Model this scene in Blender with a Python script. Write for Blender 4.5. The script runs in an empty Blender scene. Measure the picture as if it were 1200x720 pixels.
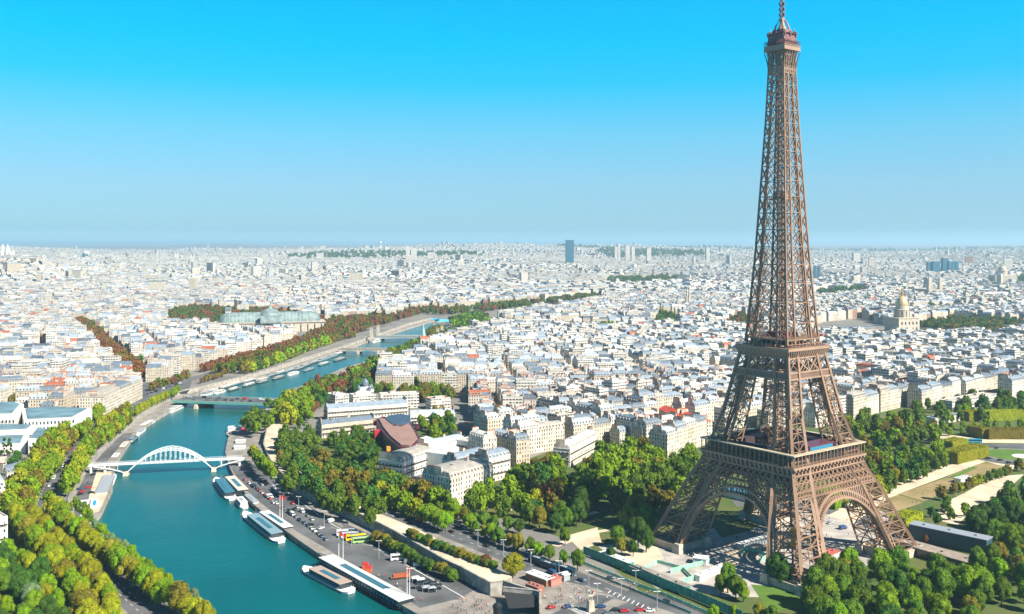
import bpy, math, random
import numpy as np
from mathutils import Vector, Matrix
from mathutils.geometry import tessellate_polygon
R = random.Random(7)
S = bpy.context.scene
COL = S.collection
# ------------------------------------------------------------------ camera, light
CAM_H, FPX, HY = 170.0, 1133.0, 288.0
cam = bpy.data.cameras.new('camera'); co = bpy.data.objects.new('camera', cam); COL.objects.link(co)
co.location = (0, 0, CAM_H); co.rotation_euler = (math.radians(90), 0, 0)
cam.sensor_width = 36; cam.lens = 36 * FPX / 1200; cam.shift_y = -(360 - HY) / 1200
cam.clip_start = 1; cam.clip_end = 200000
S.camera = co
SUN_EL = math.radians(40); sunv = Vector((.81, -.58, 0)).normalized()
sd = Vector((sunv.x * math.cos(SUN_EL), sunv.y * math.cos(SUN_EL), math.sin(SUN_EL)))
sl = bpy.data.lights.new('sun', 'SUN'); sl.energy = 4.9; sl.angle = math.radians(.5); sl.color = (1, .93, .80)
so = bpy.data.objects.new('sun', sl); COL.objects.link(so); so.rotation_euler = sd.to_track_quat('Z', 'Y').to_euler(); so.location = (0, 0, 900)
W = bpy.data.worlds.new('World'); S.world = W; W.use_nodes = True
nt = W.node_tree; nt.nodes.clear()
o_ = nt.nodes.new('ShaderNodeOutputWorld'); bg = nt.nodes.new('ShaderNodeBackground'); sk = nt.nodes.new('ShaderNodeTexSky')
sk.sky_type = 'NISHITA'; sk.sun_disc = False; sk.sun_elevation = SUN_EL; sk.sun_rotation = math.atan2(sunv.x, sunv.y)
sk.air_density = 1.0; sk.dust_density = 0.3; sk.ozone_density = 2.0; sk.altitude = 100
tc = nt.nodes.new('ShaderNodeTexCoord'); sx = nt.nodes.new('ShaderNodeSeparateXYZ'); rp = nt.nodes.new('ShaderNodeValToRGB')
mx = nt.nodes.new('ShaderNodeMix'); mx.data_type = 'RGBA'; mx.blend_type = 'MULTIPLY'; mx.inputs[0].default_value = 1
SKY = [(0.0009, (0.438, 1.52, 2.386)), (0.0071, (0.537, 0.927, 1.188)), (0.0159, (0.41, 0.711, 0.899)), (0.0265, (0.447, 0.711, 0.871)), (0.0423, (0.449, 0.726, 0.879)), (0.0643, (0.455, 0.742, 0.906)), (0.1123, (0.298, 0.796, 0.985)), (0.1637, (0.048, 0.809, 1.099)), (0.2056, (0.001, 0.816, 1.21)), (0.2423, (0.0, 0.764, 1.273)), (0.31, (0.016, 0.681, 1.081)), (0.5, (0.03, 0.169, 0.308)), (1, (0.04, 0.124, 0.239))]
el = rp.color_ramp.elements
SKY_K = 1.0
for i, (p, c) in enumerate(SKY):
    e = el[i] if i < 2 else el.new(p)
    e.position = p; e.color = (c[0] * .413 / SKY_K, c[1] * .413 / SKY_K, c[2] * .413 / SKY_K, 1)
nt.links.new(tc.outputs['Generated'], sx.inputs[0]); nt.links.new(sx.outputs['Z'], rp.inputs[0])
m0 = nt.nodes.new('ShaderNodeMix'); m0.data_type = 'RGBA'; m0.inputs[0].default_value = .6   # constant colour blended in to even sky brightness from side to side
m0.inputs[7].default_value = (4.502, 5.592, 6.446, 1)
nt.links.new(sk.outputs[0], m0.inputs[6]); nt.links.new(m0.outputs[2], mx.inputs[6]); nt.links.new(rp.outputs[0], mx.inputs[7]); nt.links.new(mx.outputs[2], bg.inputs[0])
bg.inputs[1].default_value = .15 * SKY_K
nt.links.new(bg.outputs[0], o_.inputs[0])
V = S.view_settings; V.view_transform = 'Standard'; V.look = 'None'; V.exposure = 1.3; V.gamma = 1; V.use_curve_mapping = False
S.cycles.use_denoising = True; S.cycles.max_bounces = 6; S.cycles.diffuse_bounces = 2; S.cycles.volume_bounces = 0
S.cycles.transparent_max_bounces = 16; S.cycles.sample_clamp_indirect = 4

# ------------------------------------------------------------------ helpers
def G(px, py, z=0.0):
    Y = (CAM_H - z) * FPX / (py - HY)
    return Vector(((px - 600) / FPX * Y, Y, z))
def P2(v):
    return 600 + FPX * v[0] / v[1], HY + FPX * (CAM_H - v[2]) / v[1]
def GL(pts, z=0.0): return [G(x, y, z) for x, y in pts]
def lerp(a, b, t): return a + (b - a) * t
def tab(t, z):
    if z <= t[0][0]: return t[0][1]
    for (a, b), (c, d) in zip(t, t[1:]):
        if z <= c: return b + (d - b) * (z - a) / (c - a)
    return t[-1][1]

class MB:
    def __init__(s): s.v = []; s.f = []; s.m = []; s.uv = []; s.r = []; s.hasuv = False
    def face(s, pts, m=0, uv=None, r=0.0):
        n = len(s.v); s.v.extend([tuple(p) for p in pts]); s.f.append(tuple(range(n, n + len(pts)))); s.m.append(m); s.r.append(r)
        s.uv.extend(uv if uv else [(0.0, 0.0)] * len(pts))
        if uv: s.hasuv = True
    def mesh(s, vs, fs, m=0, r=0.0):
        n = len(s.v); s.v.extend([tuple(p) for p in vs])
        for f in fs: s.f.append(tuple(n + i for i in f)); s.m.append(m); s.r.append(r); s.uv.extend([(0.0, 0.0)] * len(f))
    def box(s, c, d, rz=0.0, m=0, r=0.0, taper=1.0):
        ca, sa = math.cos(rz), math.sin(rz); hx, hy, hz = d[0] / 2, d[1] / 2, d[2] / 2; vs = []
        for zz, t in ((-hz, 1), (hz, taper)):
            for x, y in ((-hx, -hy), (hx, -hy), (hx, hy), (-hx, hy)):
                x *= t; y *= t
                vs.append((c[0] + x * ca - y * sa, c[1] + x * sa + y * ca, c[2] + zz))
        s.mesh(vs, [(3, 2, 1, 0), (4, 5, 6, 7), (0, 1, 5, 4), (1, 2, 6, 5), (2, 3, 7, 6), (3, 0, 4, 7)], m, r)
    def strut(s, a, b, w, h=None, m=0):
        a = Vector(a); b = Vector(b); h = h or w; d = (b - a)
        if d.length < 1e-6: return
        d.normalize(); up = Vector((0, 0, 1)) if abs(d.z) < .95 else Vector((1, 0, 0))
        u = d.cross(up).normalized() * (w / 2); q = u.cross(d).normalized() * (h / 2)
        vs = [p + sx_ * u + sy_ * q for p in (a, b) for sx_, sy_ in ((-1, -1), (1, -1), (1, 1), (-1, 1))]
        s.mesh(vs, [(3, 2, 1, 0), (4, 5, 6, 7), (0, 1, 5, 4), (1, 2, 6, 5), (2, 3, 7, 6), (3, 0, 4, 7)], m)
    def prism(s, poly, z0, z1, mside=0, mtop=None, r=0.0, uv=True, u0=0.0, bottom=False):
        P = [(p[0], p[1]) for p in poly]; a = sum(P[i - 1][0] * P[i][1] - P[i][0] * P[i - 1][1] for i in range(len(P)))
        if a < 0: P.reverse()
        n = len(P)
        for i in range(n):
            p, q = P[i], P[(i + 1) % n]; L = math.hypot(q[0] - p[0], q[1] - p[1])
            s.face([(p[0], p[1], z0), (q[0], q[1], z0), (q[0], q[1], z1), (p[0], p[1], z1)], mside,
                   [(u0, z0), (u0 + L, z0), (u0 + L, z1), (u0, z1)] if uv else None, r)
        mt = mside if mtop is None else mtop
        for zz, fl in ((z1, 0),) + (((z0, 1),) if bottom else ()):
            if n <= 4:
                f = [(p[0], p[1], zz) for p in P]; s.face(f[::-1] if fl else f, mt, None, r)
            else:
                for t in tessellate_polygon([[Vector((p[0], p[1], 0)) for p in P]]):
                    tr = [P[i] for i in t]
                    ar = (tr[1][0] - tr[0][0]) * (tr[2][1] - tr[0][1]) - (tr[2][0] - tr[0][0]) * (tr[1][1] - tr[0][1])
                    if (ar < 0) != bool(fl): tr.reverse()
                    s.face([(p[0], p[1], zz) for p in tr], mt, None, r)
    def tube(s, pts, rad, n=6, m=0, cap=True):
        rings = []
        for i, p in enumerate(pts):
            p = Vector(p); q = Vector(pts[min(i + 1, len(pts) - 1)]) - Vector(pts[max(i - 1, 0)]); q.normalize()
            up = Vector((0, 0, 1)) if abs(q.z) < .9 else Vector((1, 0, 0)); u = q.cross(up).normalized(); w = q.cross(u).normalized()
            rr = rad[i] if isinstance(rad, (list, tuple)) else rad
            rings.append([p + rr * (math.cos(2 * math.pi * k / n) * u + math.sin(2 * math.pi * k / n) * w) for k in range(n)])
        vs = [v for r_ in rings for v in r_]; fs = []
        for i in range(len(rings) - 1):
            for k in range(n): fs.append((i * n + k, i * n + (k + 1) % n, (i + 1) * n + (k + 1) % n, (i + 1) * n + k))
        if cap: fs += [tuple(range(n))[::-1], tuple((len(rings) - 1) * n + k for k in range(n))]
        s.mesh(vs, fs, m)
    def lathe(s, c, prof, n=12, m=0, sq=False, rz=0):
        vs = []
        for r_, z in prof:
            for k in range(n):
                a = 2 * math.pi * k / n + rz; vs.append((c[0] + r_ * math.cos(a), c[1] + r_ * math.sin(a), c[2] + z))
        fs = [(i * n + k, i * n + (k + 1) % n, (i + 1) * n + (k + 1) % n, (i + 1) * n + k) for i in range(len(prof) - 1) for k in range(n)]
        fs += [tuple(range(n))[::-1], tuple((len(prof) - 1) * n + k for k in range(n))]
        s.mesh(vs, fs, m)
    def data(s, name, mats):
        me = bpy.data.meshes.new(name); me.from_pydata(s.v, [], s.f)
        for m in (mats if isinstance(mats, (list, tuple)) else [mats]): me.materials.append(m)
        me.polygons.foreach_set('material_index', s.m)
        if s.hasuv:
            l = me.uv_layers.new(name='UVMap'); l.data.foreach_set('uv', np.array(s.uv, dtype=np.float32).ravel())
        if any(s.r):
            a = me.attributes.new('rnd', 'FLOAT', 'FACE'); a.data.foreach_set('value', np.array(s.r, dtype=np.float32))
        me.update(); return me
    def build(s, name, mats, parent=None): return link(name, s.data(name, mats), parent)

def link(name, me, parent=None, loc=None, rz=None):
    o = bpy.data.objects.new(name, me); COL.objects.link(o)
    if parent: o.parent = parent
    if loc is not None: o.location = loc
    if rz is not None: o.rotation_euler = (0, 0, rz)
    return o
def tag(o, label, cat, group=None):
    o['label'] = label; o['category'] = cat
    if group: o['group'] = group
    return o
def thing(name, label, cat, loc=(0, 0, 0), rz=0.0, group=None):
    return tag(link(name, None, None, loc, rz), label, cat, group)
def struct(o): o['kind'] = 'structure'; return o
def kids(o, _c={}): return [x for x in COL.objects if x.parent == o]
def proto_tree(root, ch):    # description of a thing: list of (object, [children])
    return (root, ch)
def copy_thing(p, loc, rz, label, group=None, scale=None, mats=None):
    root, ch = p
    r = root.copy(); COL.objects.link(r); r.location = loc; r.rotation_euler = (0, 0, rz); r['label'] = label
    if group: r['group'] = group
    if scale: r.scale = (scale,) * 3 if not isinstance(scale, tuple) else scale
    for c, sub in ch:
        k = c.copy(); COL.objects.link(k); k.parent = r
        if mats and c.name.split('.')[0] in mats:
            k.material_slots[0].link = 'OBJECT'; k.material_slots[0].material = mats[c.name.split('.')[0]]
        for g in sub:
            q = g.copy(); COL.objects.link(q); q.parent = k
    return r
ORD = 'first second third fourth fifth sixth seventh eighth ninth tenth eleventh twelfth thirteenth fourteenth fifteenth sixteenth seventeenth eighteenth nineteenth twentieth'.split()
def ordn(i):
    if i < 20: return ORD[i]
    t = {2: 'twenty', 3: 'thirty', 4: 'forty', 5: 'fifty', 6: 'sixty', 7: 'seventy', 8: 'eighty', 9: 'ninety'}; n = i + 1
    if n % 10 == 0: return t[n // 10][:-1] + 'ieth'
    return t[n // 10] + '-' + ORD[n % 10 - 1]

# ------------------------------------------------------------------ materials
def mat(name, col, rough=.8, spec=.3, metal=0.0, var=0.0, vscale=1.0, bump=0.0, bscale=None, col2=None, mapobj=True, objrnd=0.0, vdet=4):
    m = bpy.data.materials.new(name); m.use_nodes = True; n = m.node_tree; b = n.nodes['Principled BSDF']
    b.inputs['Roughness'].default_value = rough; b.inputs['Specular IOR Level'].default_value = spec; b.inputs['Metallic'].default_value = metal
    col = tuple(x * .8 for x in col); col2 = col2 and tuple(x * .8 for x in col2)
    b.inputs['Base Color'].default_value = (*col, 1)
    if var or col2:
        t = n.nodes.new('ShaderNodeTexCoord'); z = n.nodes.new('ShaderNodeTexNoise'); z.inputs['Scale'].default_value = vscale; z.inputs['Detail'].default_value = vdet
        n.links.new(t.outputs['Object'], z.inputs['Vector'])
        r_ = n.nodes.new('ShaderNodeValToRGB'); r_.color_ramp.elements[0].position = .35; r_.color_ramp.elements[1].position = .65
        c2 = col2 or tuple(min(1, x * (1 + var)) for x in col); c1 = col if col2 else tuple(x * (1 - var) for x in col)
        r_.color_ramp.elements[0].color = (*c1, 1); r_.color_ramp.elements[1].color = (*c2, 1)
        n.links.new(z.outputs['Fac'], r_.inputs[0]); n.links.new(r_.outputs[0], b.inputs['Base Color'])
    if bump:
        t = n.nodes.new('ShaderNodeTexCoord'); z = n.nodes.new('ShaderNodeTexNoise'); z.inputs['Scale'].default_value = bscale or vscale * 3; z.inputs['Detail'].default_value = 5
        n.links.new(t.outputs['Object'], z.inputs['Vector']); bp = n.nodes.new('ShaderNodeBump'); bp.inputs['Strength'].default_value = bump
        n.links.new(z.outputs['Fac'], bp.inputs['Height']); n.links.new(bp.outputs[0], b.inputs['Normal'])
    return m
def node(n, typ, **kw):
    x = n.nodes.new(typ)
    for k, v in kw.items(): setattr(x, k, v)
    return x
def mathn(n, op, a, b=None):
    x = n.nodes.new('ShaderNodeMath'); x.operation = op
    for i, q in enumerate((a, b)):
        if q is None: continue
        if isinstance(q, (int, float)): x.inputs[i].default_value = q
        else: n.links.new(q, x.inputs[i])
    return x.outputs[0]
def ramp(n, fac, stops, const=False):
    r_ = n.nodes.new('ShaderNodeValToRGB'); e = r_.color_ramp.elements
    if const: r_.color_ramp.interpolation = 'CONSTANT'
    for i, (p, c) in enumerate(stops):
        q = e[i] if i < 2 else e.new(p); q.position = p; q.color = (*c, 1)
    n.links.new(fac, r_.inputs[0]); return r_.outputs[0]
def mixc(n, f, a, b, mode='MIX'):
    x = n.nodes.new('ShaderNodeMix'); x.data_type = 'RGBA'; x.blend_type = mode
    for i, q in ((0, f), (6, a), (7, b)):
        if isinstance(q, (int, float)): x.inputs[i].default_value = q
        elif isinstance(q, tuple): x.inputs[i].default_value = (*q, 1)
        else: n.links.new(q, x.inputs[i])
    return x.outputs[2]
def facade(name, stops, pu=2.5, pv=3.15, wu=.42, wv=.58, dark=(.035, .05, .07), plainband=True):
    m = bpy.data.materials.new(name); m.use_nodes = True; n = m.node_tree; b = n.nodes['Principled BSDF']
    uv = n.nodes.new('ShaderNodeUVMap'); s_ = n.nodes.new('ShaderNodeSeparateXYZ'); n.links.new(uv.outputs[0], s_.inputs[0])
    at = node(n, 'ShaderNodeAttribute', attribute_name='rnd')
    wall = ramp(n, at.outputs['Fac'], [(p_, tuple(x * q_ for x, q_ in zip(c_, (.78, .735, .67)))) for p_, c_ in stops])
    nz = n.nodes.new('ShaderNodeTexNoise'); nz.inputs['Scale'].default_value = .12; nz.inputs['Detail'].default_value = 4
    ge = n.nodes.new('ShaderNodeNewGeometry'); n.links.new(ge.outputs['Position'], nz.inputs['Vector'])
    wall = mixc(n, .5, wall, ramp(n, nz.outputs['Fac'], [(.3, (.62, .58, .54)), (.7, (1, 1, 1))]), 'MULTIPLY')
    fu = mathn(n, 'FRACT', mathn(n, 'DIVIDE', s_.outputs[0], pu)); fv = mathn(n, 'FRACT', mathn(n, 'DIVIDE', s_.outputs[1], pv))
    iu = mathn(n, 'FLOOR', mathn(n, 'DIVIDE', s_.outputs[0], pu)); iv = mathn(n, 'FLOOR', mathn(n, 'DIVIDE', s_.outputs[1], pv))
    wn = node(n, 'ShaderNodeTexWhiteNoise', noise_dimensions='2D'); cb = n.nodes.new('ShaderNodeCombineXYZ')
    n.links.new(iu, cb.inputs[0]); n.links.new(iv, cb.inputs[1]); n.links.new(cb.outputs[0], wn.inputs['Vector'])
    mu = mathn(n, 'LESS_THAN', mathn(n, 'ABSOLUTE', mathn(n, 'SUBTRACT', fu, .5)), wu / 2)
    mv = mathn(n, 'LESS_THAN', mathn(n, 'ABSOLUTE', mathn(n, 'SUBTRACT', fv, .5)), wv / 2)
    win = mathn(n, 'MULTIPLY', mu, mv)
    gc = ramp(n, wn.outputs['Value'], [(0, dark), (.55, tuple(x * 1.8 for x in dark)), (.8, (.25, .27, .28)), (.9, (.5, .5, .48))], True)
    sill = mathn(n, 'LESS_THAN', fv, .09)
    c = mixc(n, mathn(n, 'MULTIPLY', sill, .35), wall, (.12, .12, .13))
    c = mixc(n, win, c, gc); n.links.new(c, b.inputs['Base Color'])
    n.links.new(mathn(n, 'SUBTRACT', .85, mathn(n, 'MULTIPLY', win, .6)), b.inputs['Roughness'])
    b.inputs['Specular IOR Level'].default_value = .35
    bp = n.nodes.new('ShaderNodeBump'); bp.inputs['Strength'].default_value = 1; bp.inputs['Distance'].default_value = .25
    n.links.new(mathn(n, 'SUBTRACT', 1.0, win), bp.inputs['Height']); n.links.new(bp.outputs[0], b.inputs['Normal'])
    return m
def roofmat(name, stops, rough=.45, seam=True):
    m = bpy.data.materials.new(name); m.use_nodes = True; n = m.node_tree; b = n.nodes['Principled BSDF']
    at = node(n, 'ShaderNodeAttribute', attribute_name='rnd')
    r2 = mathn(n, 'FRACT', mathn(n, 'MULTIPLY', at.outputs['Fac'], 7.31))
    c = ramp(n, r2, [(p_, tuple(x * .88 for x in c_)) for p_, c_ in stops], True)
    ge = n.nodes.new('ShaderNodeNewGeometry'); nz = n.nodes.new('ShaderNodeTexNoise'); nz.inputs['Scale'].default_value = .25; nz.inputs['Detail'].default_value = 6
    n.links.new(ge.outputs['Position'], nz.inputs['Vector'])
    c = mixc(n, .8, c, ramp(n, nz.outputs['Fac'], [(.3, (.55, .57, .6)), (.7, (1.0, 1.0, 1.0))]), 'MULTIPLY')
    n.links.new(c, b.inputs['Base Color']); b.inputs['Roughness'].default_value = rough + .15; b.inputs['Specular IOR Level'].default_value = .25
    return m
WALLST = [(0, (.62, .55, .45)), (.25, (.78, .73, .64)), (.5, (.84, .82, .76)), (.72, (.66, .58, .46)), (.86, (.80, .80, .79)), (.97, (.42, .24, .17))]
M_WALL = facade('haussmann_facade', WALLST)
M_MOD = facade('modern_facade', [(0, (.78, .78, .76)), (.5, (.85, .84, .82)), (1, (.66, .64, .6))], 3.2, 3.0, .8, .45)
M_ROOF = roofmat('zinc_roof', [(0, (.17, .215, .27)), (.2, (.28, .34, .41)), (.42, (.44, .49, .54)), (.62, (.10, .13, .17)), (.70, (.66, .64, .60)), (.88, (.44, .40, .35)), (.97, (.42, .13, .07))])
M_FLAT = roofmat('gravel_roof', [(0, (.62, .61, .58)), (.3, (.75, .76, .76)), (.6, (.42, .46, .5)), (.8, (.55, .5, .43))], .85)
M_CHIM = mat('chimney_render', (.55, .45, .36), var=.45, vscale=.15)
M_POT = mat('terracotta_pots', (.42, .15, .08))
M_DARK = mat('dark_glass', (.02, .03, .04), .15, .5)
M_STONE = mat('pale_limestone', (.52, .45, .36), var=.2, vscale=.3, bump=.3, bscale=1.5)
M_STONE2 = mat('grey_quay_stone', (.36, .33, .29), var=.3, vscale=.25, bump=.4, bscale=1.0)
M_WHITE = mat('white_paint', (.8, .8, .79), .5, var=.05)
M_GREY = mat('grey_metal', (.35, .37, .4), .4)
M_BLACK = mat('black_paint', (.02, .022, .025), .4)
M_GREENF = mat('green_mesh_fence', (.06, .26, .2), .6, var=.3, vscale=.4)
M_PGREEN = mat('pale_green_panel', (.28, .6, .42), .6, var=.2, vscale=.5)
M_IRON = mat('tower_iron', (.30, .183, .118), .6, .3, var=.12, vscale=.06)
M_IRON2 = mat('tower_iron_trim', (.37, .235, .16), .6, .3, var=.1, vscale=.1)
M_ASPH = mat('asphalt', (.115, .118, .125), .85, var=.3, vscale=.05, bump=.2, bscale=3)
M_SAND = mat('sandy_path', (.66, .53, .39), .95, var=.18, vscale=.06, bump=.2, bscale=2)
M_PAVE = mat('pavement_stone', (.27, .245, .22), .9, var=.22, vscale=.12, bump=.2, bscale=2)
M_LINE = mat('road_paint', (.75, .75, .72), .7)
M_GLASSR = mat('glazed_roof', (.20, .26, .26), .45, .25, var=.3, vscale=.1)
M_TEALG = mat('teal_glass', (.03, .12, .18), .35, .3)
M_GOLD = mat('gilding', (.85, .52, .12), .3, .5, .9)
M_RED = mat('red_paint', (.5, .03, .03), .4)
M_MAROON = mat('maroon_cladding', (.13, .025, .035), .35)
M_BLUEG = mat('blue_glazing', (.06, .24, .38), .2, .5)
M_COPPER = mat('copper_green_roof', (.28, .42, .38), .6, var=.2, vscale=.1)
# ------------------------------------------------------------------ terrain, river, roads
LEDGE = [(330, 790), (250, 732), (205, 702), (163, 673), (128, 646), (102, 624), (86, 606), (80, 588), (86, 565), (104, 541), (138, 508), (163, 488), (190, 469), (212, 459), (240, 453), (300, 438), (360, 419), (405, 405), (440, 393), (480, 379), (505, 373)]
LQUAY = [(360, 795), (270, 732), (222, 702), (178, 670), (138, 640), (116, 622), (113, 608), (119, 600), (132, 572), (134, 545), (150, 521), (160, 507), (182, 491), (214, 472), (222, 467), (240, 457), (300, 443), (350, 428), (405, 409), (430, 400), (470, 387), (500, 378), (515, 374)]
RQUAY = [(560, 765), (490, 720), (440, 692), (400, 667), (350, 633), (320, 611), (295, 589), (276, 562), (268, 545), (264, 530), (267, 514), (272, 505), (288, 497), (300, 485), (330, 470), (345, 455), (370, 446), (400, 432), (440, 420), (470, 408), (490, 400), (512, 390), (525, 382), (530, 376)]
REDGE = [(634, 760), (633, 700), (590, 681), (575, 683), (540, 664), (520, 655), (480, 632), (455, 618), (430, 606), (400, 592), (370, 578), (345, 566), (328, 552), (316, 537), (309, 520), (313, 502), (332, 488), (346, 478), (352, 462), (380, 452), (410, 436), (445, 424), (475, 412), (495, 404), (518, 392), (535, 382), (540, 376)]
WZ, QZ = -7.0, -4.0
le = GL(LEDGE); re_ = [G(x, y, 2.5 if i in range(2, 17) else 0) for i, (x, y) in enumerate(REDGE)]
for p in re_: p.z = 0
lq = GL(LQUAY, QZ); rq = GL(RQUAY, QZ)
near = [Vector((-3600, 150, 0))] + [Vector((le[0].x - 30, 150, 0))] + le + re_[::-1] + [Vector((re_[0].x, 150, 0)), Vector((3600, 150, 0)), Vector((3600, 3400, 0)), Vector((-3600, 3400, 0))]
M_GROUND = mat('street_ground', (.17, .165, .16), .9, col2=(.27, .25, .22), vscale=.02)
def nz(x, y):
    return math.sin(x * .00071 + 1.3) * math.sin(y * .00053 + .4) + .5 * math.sin(x * .0019 + y * .0011) + .3 * math.sin(x * .0041 - y * .0023 + 2)
def terrain(x, y):
    t = max(0, min(1, (y - 3400) / 8500)); t = t * t * (3 - 2 * t)
    b = x / max(y, 1)
    base = 92 + 26 * nz(x, y) + 30 * math.exp(-((b + .04) / .10) ** 2) - 34 * math.exp(-((b - .38) / .12) ** 2) - 22 * math.exp(-((b + .38) / .1) ** 2)
    z = t * base
    if y > 12000:
        q = min(1, (y - 12000) / 12000); z += q * (40 + 35 * nz(x * .45, y * .3) + 12 * nz(x * 1.3, y))
    # Montmartre
    z += 105 * math.exp(-(((x + 2350) / 420) ** 2 + ((y - 4350) / 420) ** 2))
    return z
m = MB()
for t in tessellate_polygon([near]):
    tr = [near[i] for i in t]
    if (tr[1] - tr[0]).cross(tr[2] - tr[0]).z < 0: tr.reverse()
    m.face(tr)
ys = [3400 * (60000 / 3400) ** (i / 90) for i in range(91)]; NX = 70; n0 = len(m.v)
fv, ff = [], []
for y in ys:
    hw = max(3600, y * .8)
    for i in range(NX + 1):
        x = -hw + 2 * hw * i / NX; fv.append((x, y, terrain(x, y)))
for j in range(90):
    for i in range(NX):
        a = j * (NX + 1) + i; ff.append((a, a + 1, a + NX + 2, a + NX + 1))
m.mesh(fv, ff)
struct(m.build('ground', M_GROUND))
# river bed + water
M_WATER = bpy.data.materials.new('river_water'); M_WATER.use_nodes = True
n = M_WATER.node_tree; b = n.nodes['Principled BSDF']; b.inputs['Roughness'].default_value = .15; b.inputs['IOR'].default_value = 1.33; b.inputs['Specular IOR Level'].default_value = .2
t = n.nodes.new('ShaderNodeTexCoord'); z1 = n.nodes.new('ShaderNodeTexNoise'); z1.inputs['Scale'].default_value = .35; z1.inputs['Detail'].default_value = 8; z1.inputs['Roughness'].default_value = .65
z2 = n.nodes.new('ShaderNodeTexNoise'); z2.inputs['Scale'].default_value = .012; z2.inputs['Detail'].default_value = 5
n.links.new(t.outputs['Object'], z1.inputs['Vector']); n.links.new(t.outputs['Object'], z2.inputs['Vector'])
n.links.new(ramp(n, z2.outputs['Fac'], [(.3, (.0, .064, .066)), (.7, (.0, .086, .088))]), b.inputs['Base Color'])
bp = n.nodes.new('ShaderNodeBump'); bp.inputs['Strength'].default_value = .5; bp.inputs['Distance'].default_value = .5
n.links.new(z1.outputs['Fac'], bp.inputs['Height']); n.links.new(bp.outputs[0], b.inputs['Normal'])
wz = [Vector((p.x, p.y, WZ)) for p in [Vector((le[0].x - 30, 150, 0))] + le + re_[::-1] + [Vector((re_[0].x, 150, 0))]]
m = MB()
for t in tessellate_polygon([wz]):
    tr = [wz[i] for i in t]
    if (tr[1] - tr[0]).cross(tr[2] - tr[0]).z < 0: tr.reverse()
    m.face(tr)
struct(m.build('river_water', M_WATER))
def strip_poly(a, b): return list(a) + list(b)[::-1]
def slab(name, A, B, z0, z1, mats, kind='structure'):
    m = MB(); m.prism(strip_poly(A, B), z0, z1, 1, 0); o = m.build(name, mats); o['kind'] = kind; return o
l0 = [Vector((le[0].x - 25, 150, 0))] + le; l1 = [Vector((lq[0].x - 5, 150, 0))] + lq
slab('left_quay', [Vector((p.x, p.y, 0)) for p in l0], l1, WZ - 1, QZ, [M_PAVE, M_STONE2])
r0 = [Vector((re_[0].x, 150, 0))] + re_; r1 = [Vector((rq[0].x + 10, 150, 0))] + rq
slab('port_quay', r1, r0, WZ - 1, QZ, [M_PAVE, M_STONE2])
def wall_line(name, pts, z0, z1, th, mt, label, closed=False):
    m = MB()
    for a, b in zip(pts, pts[1:]):
        a = Vector((a[0], a[1], 0)); b = Vector((b[0], b[1], 0)); d = (b - a); L = d.length
        if L < .01: continue
        m.box(((a.x + b.x) / 2, (a.y + b.y) / 2, (z0 + z1) / 2), (L + th * .6, th, z1 - z0), math.atan2(d.y, d.x))
        m.box(((a.x + b.x) / 2, (a.y + b.y) / 2, z1 + .12), (L + th * .6, th + .3, .24), math.atan2(d.y, d.x))
    return tag(m.build(name, mt), label, 'wall')
wall_line('retaining_wall', le, QZ - .2, 1.0, .9, M_STONE2, 'long grey stone quay wall along the left bank of the river')
# raised promenade on the right bank with its own retaining wall
PR_R = [(600, 676), (560, 655), (520, 635), (490, 621), (460, 608), (430, 596), (405, 584), (380, 573), (362, 561), (342, 545), (330, 527), (328, 508), (340, 492)]
pr = [G(x, y, 2.5) for x, y in PR_R]; pl = [Vector((p.x, p.y, 2.5)) for p in re_[2:17]]
m = MB(); m.prism(strip_poly(pl, pr), .02, 2.5, 1, 0); struct(m.build('promenade_path', [M_SAND, M_STONE2]))
wall_line('retaining_wall', [p for p in re_[:17]], QZ - .2, 2.5, .8, M_STONE2, 'grey stone retaining wall between the coach park and the sandy promenade')
wall_line('retaining_wall', [p for p in re_[16:]], QZ - .2, 1, .9, M_STONE2, 'stone embankment wall upstream of the flat green road bridge, right shore')
ZL = [0.0]
def patch(name, pts, mt, z=None, world=False, kind='structure'):
    if z is None: ZL[0] += .012; z = .04 + ZL[0]
    P = pts if world else [G(x, y, z) for x, y in pts]
    m = MB(); P = [Vector((p[0], p[1], z)) for p in P]
    for t in tessellate_polygon([P]):
        tr = [P[i] for i in t]
        if (tr[1] - tr[0]).cross(tr[2] - tr[0]).z < 0: tr.reverse()
        m.face(tr)
    o = m.build(name, mt); o['kind'] = kind; return o
def ribbon(name, pts, wd, mt, z=None, off=0.0, kerb=False, world=False):
    if z is None: ZL[0] += .012; z = .04 + ZL[0]
    P = pts if world else [G(x, y, z) for x, y in pts]; A, B = [], []
    for i, p in enumerate(P):
        d = P[min(i + 1, len(P) - 1)] - P[max(i - 1, 0)]; d.z = 0; d.normalize(); nn = Vector((-d.y, d.x, 0))
        A.append(p + nn * (wd / 2 + off)); B.append(p - nn * (wd / 2 - off))
    m = MB()
    for i in range(len(P) - 1): m.face([(q.x, q.y, z) for q in (B[i], B[i + 1], A[i + 1], A[i])])
    o = struct(m.build(name, mt)); return o
def dashes(name, pts, off, z, ln=3, gap=5, w=.25, mt=None):
    P = [G(x, y, z) for x, y in pts]; m = MB()
    for a, b in zip(P, P[1:]):
        d = b - a; d.z = 0; L = d.length; d.normalize(); nn = Vector((-d.y, d.x, 0)); s = 0
        while s + ln < L:
            c = a + d * (s + ln / 2) + nn * off; m.box((c.x, c.y, z), (ln, w, .012), math.atan2(d.y, d.x)); s += ln + gap
    if m.v: struct(m.build(name, mt or M_LINE))
M_LAWN = mat('park_grass', (.06, .12, .02), .95, col2=(.13, .13, .04), vscale=.035, bump=.3, bscale=1)
M_DRY = mat('dry_grass', (.22, .19, .07), .95, col2=(.36, .26, .13), vscale=.05)
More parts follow.
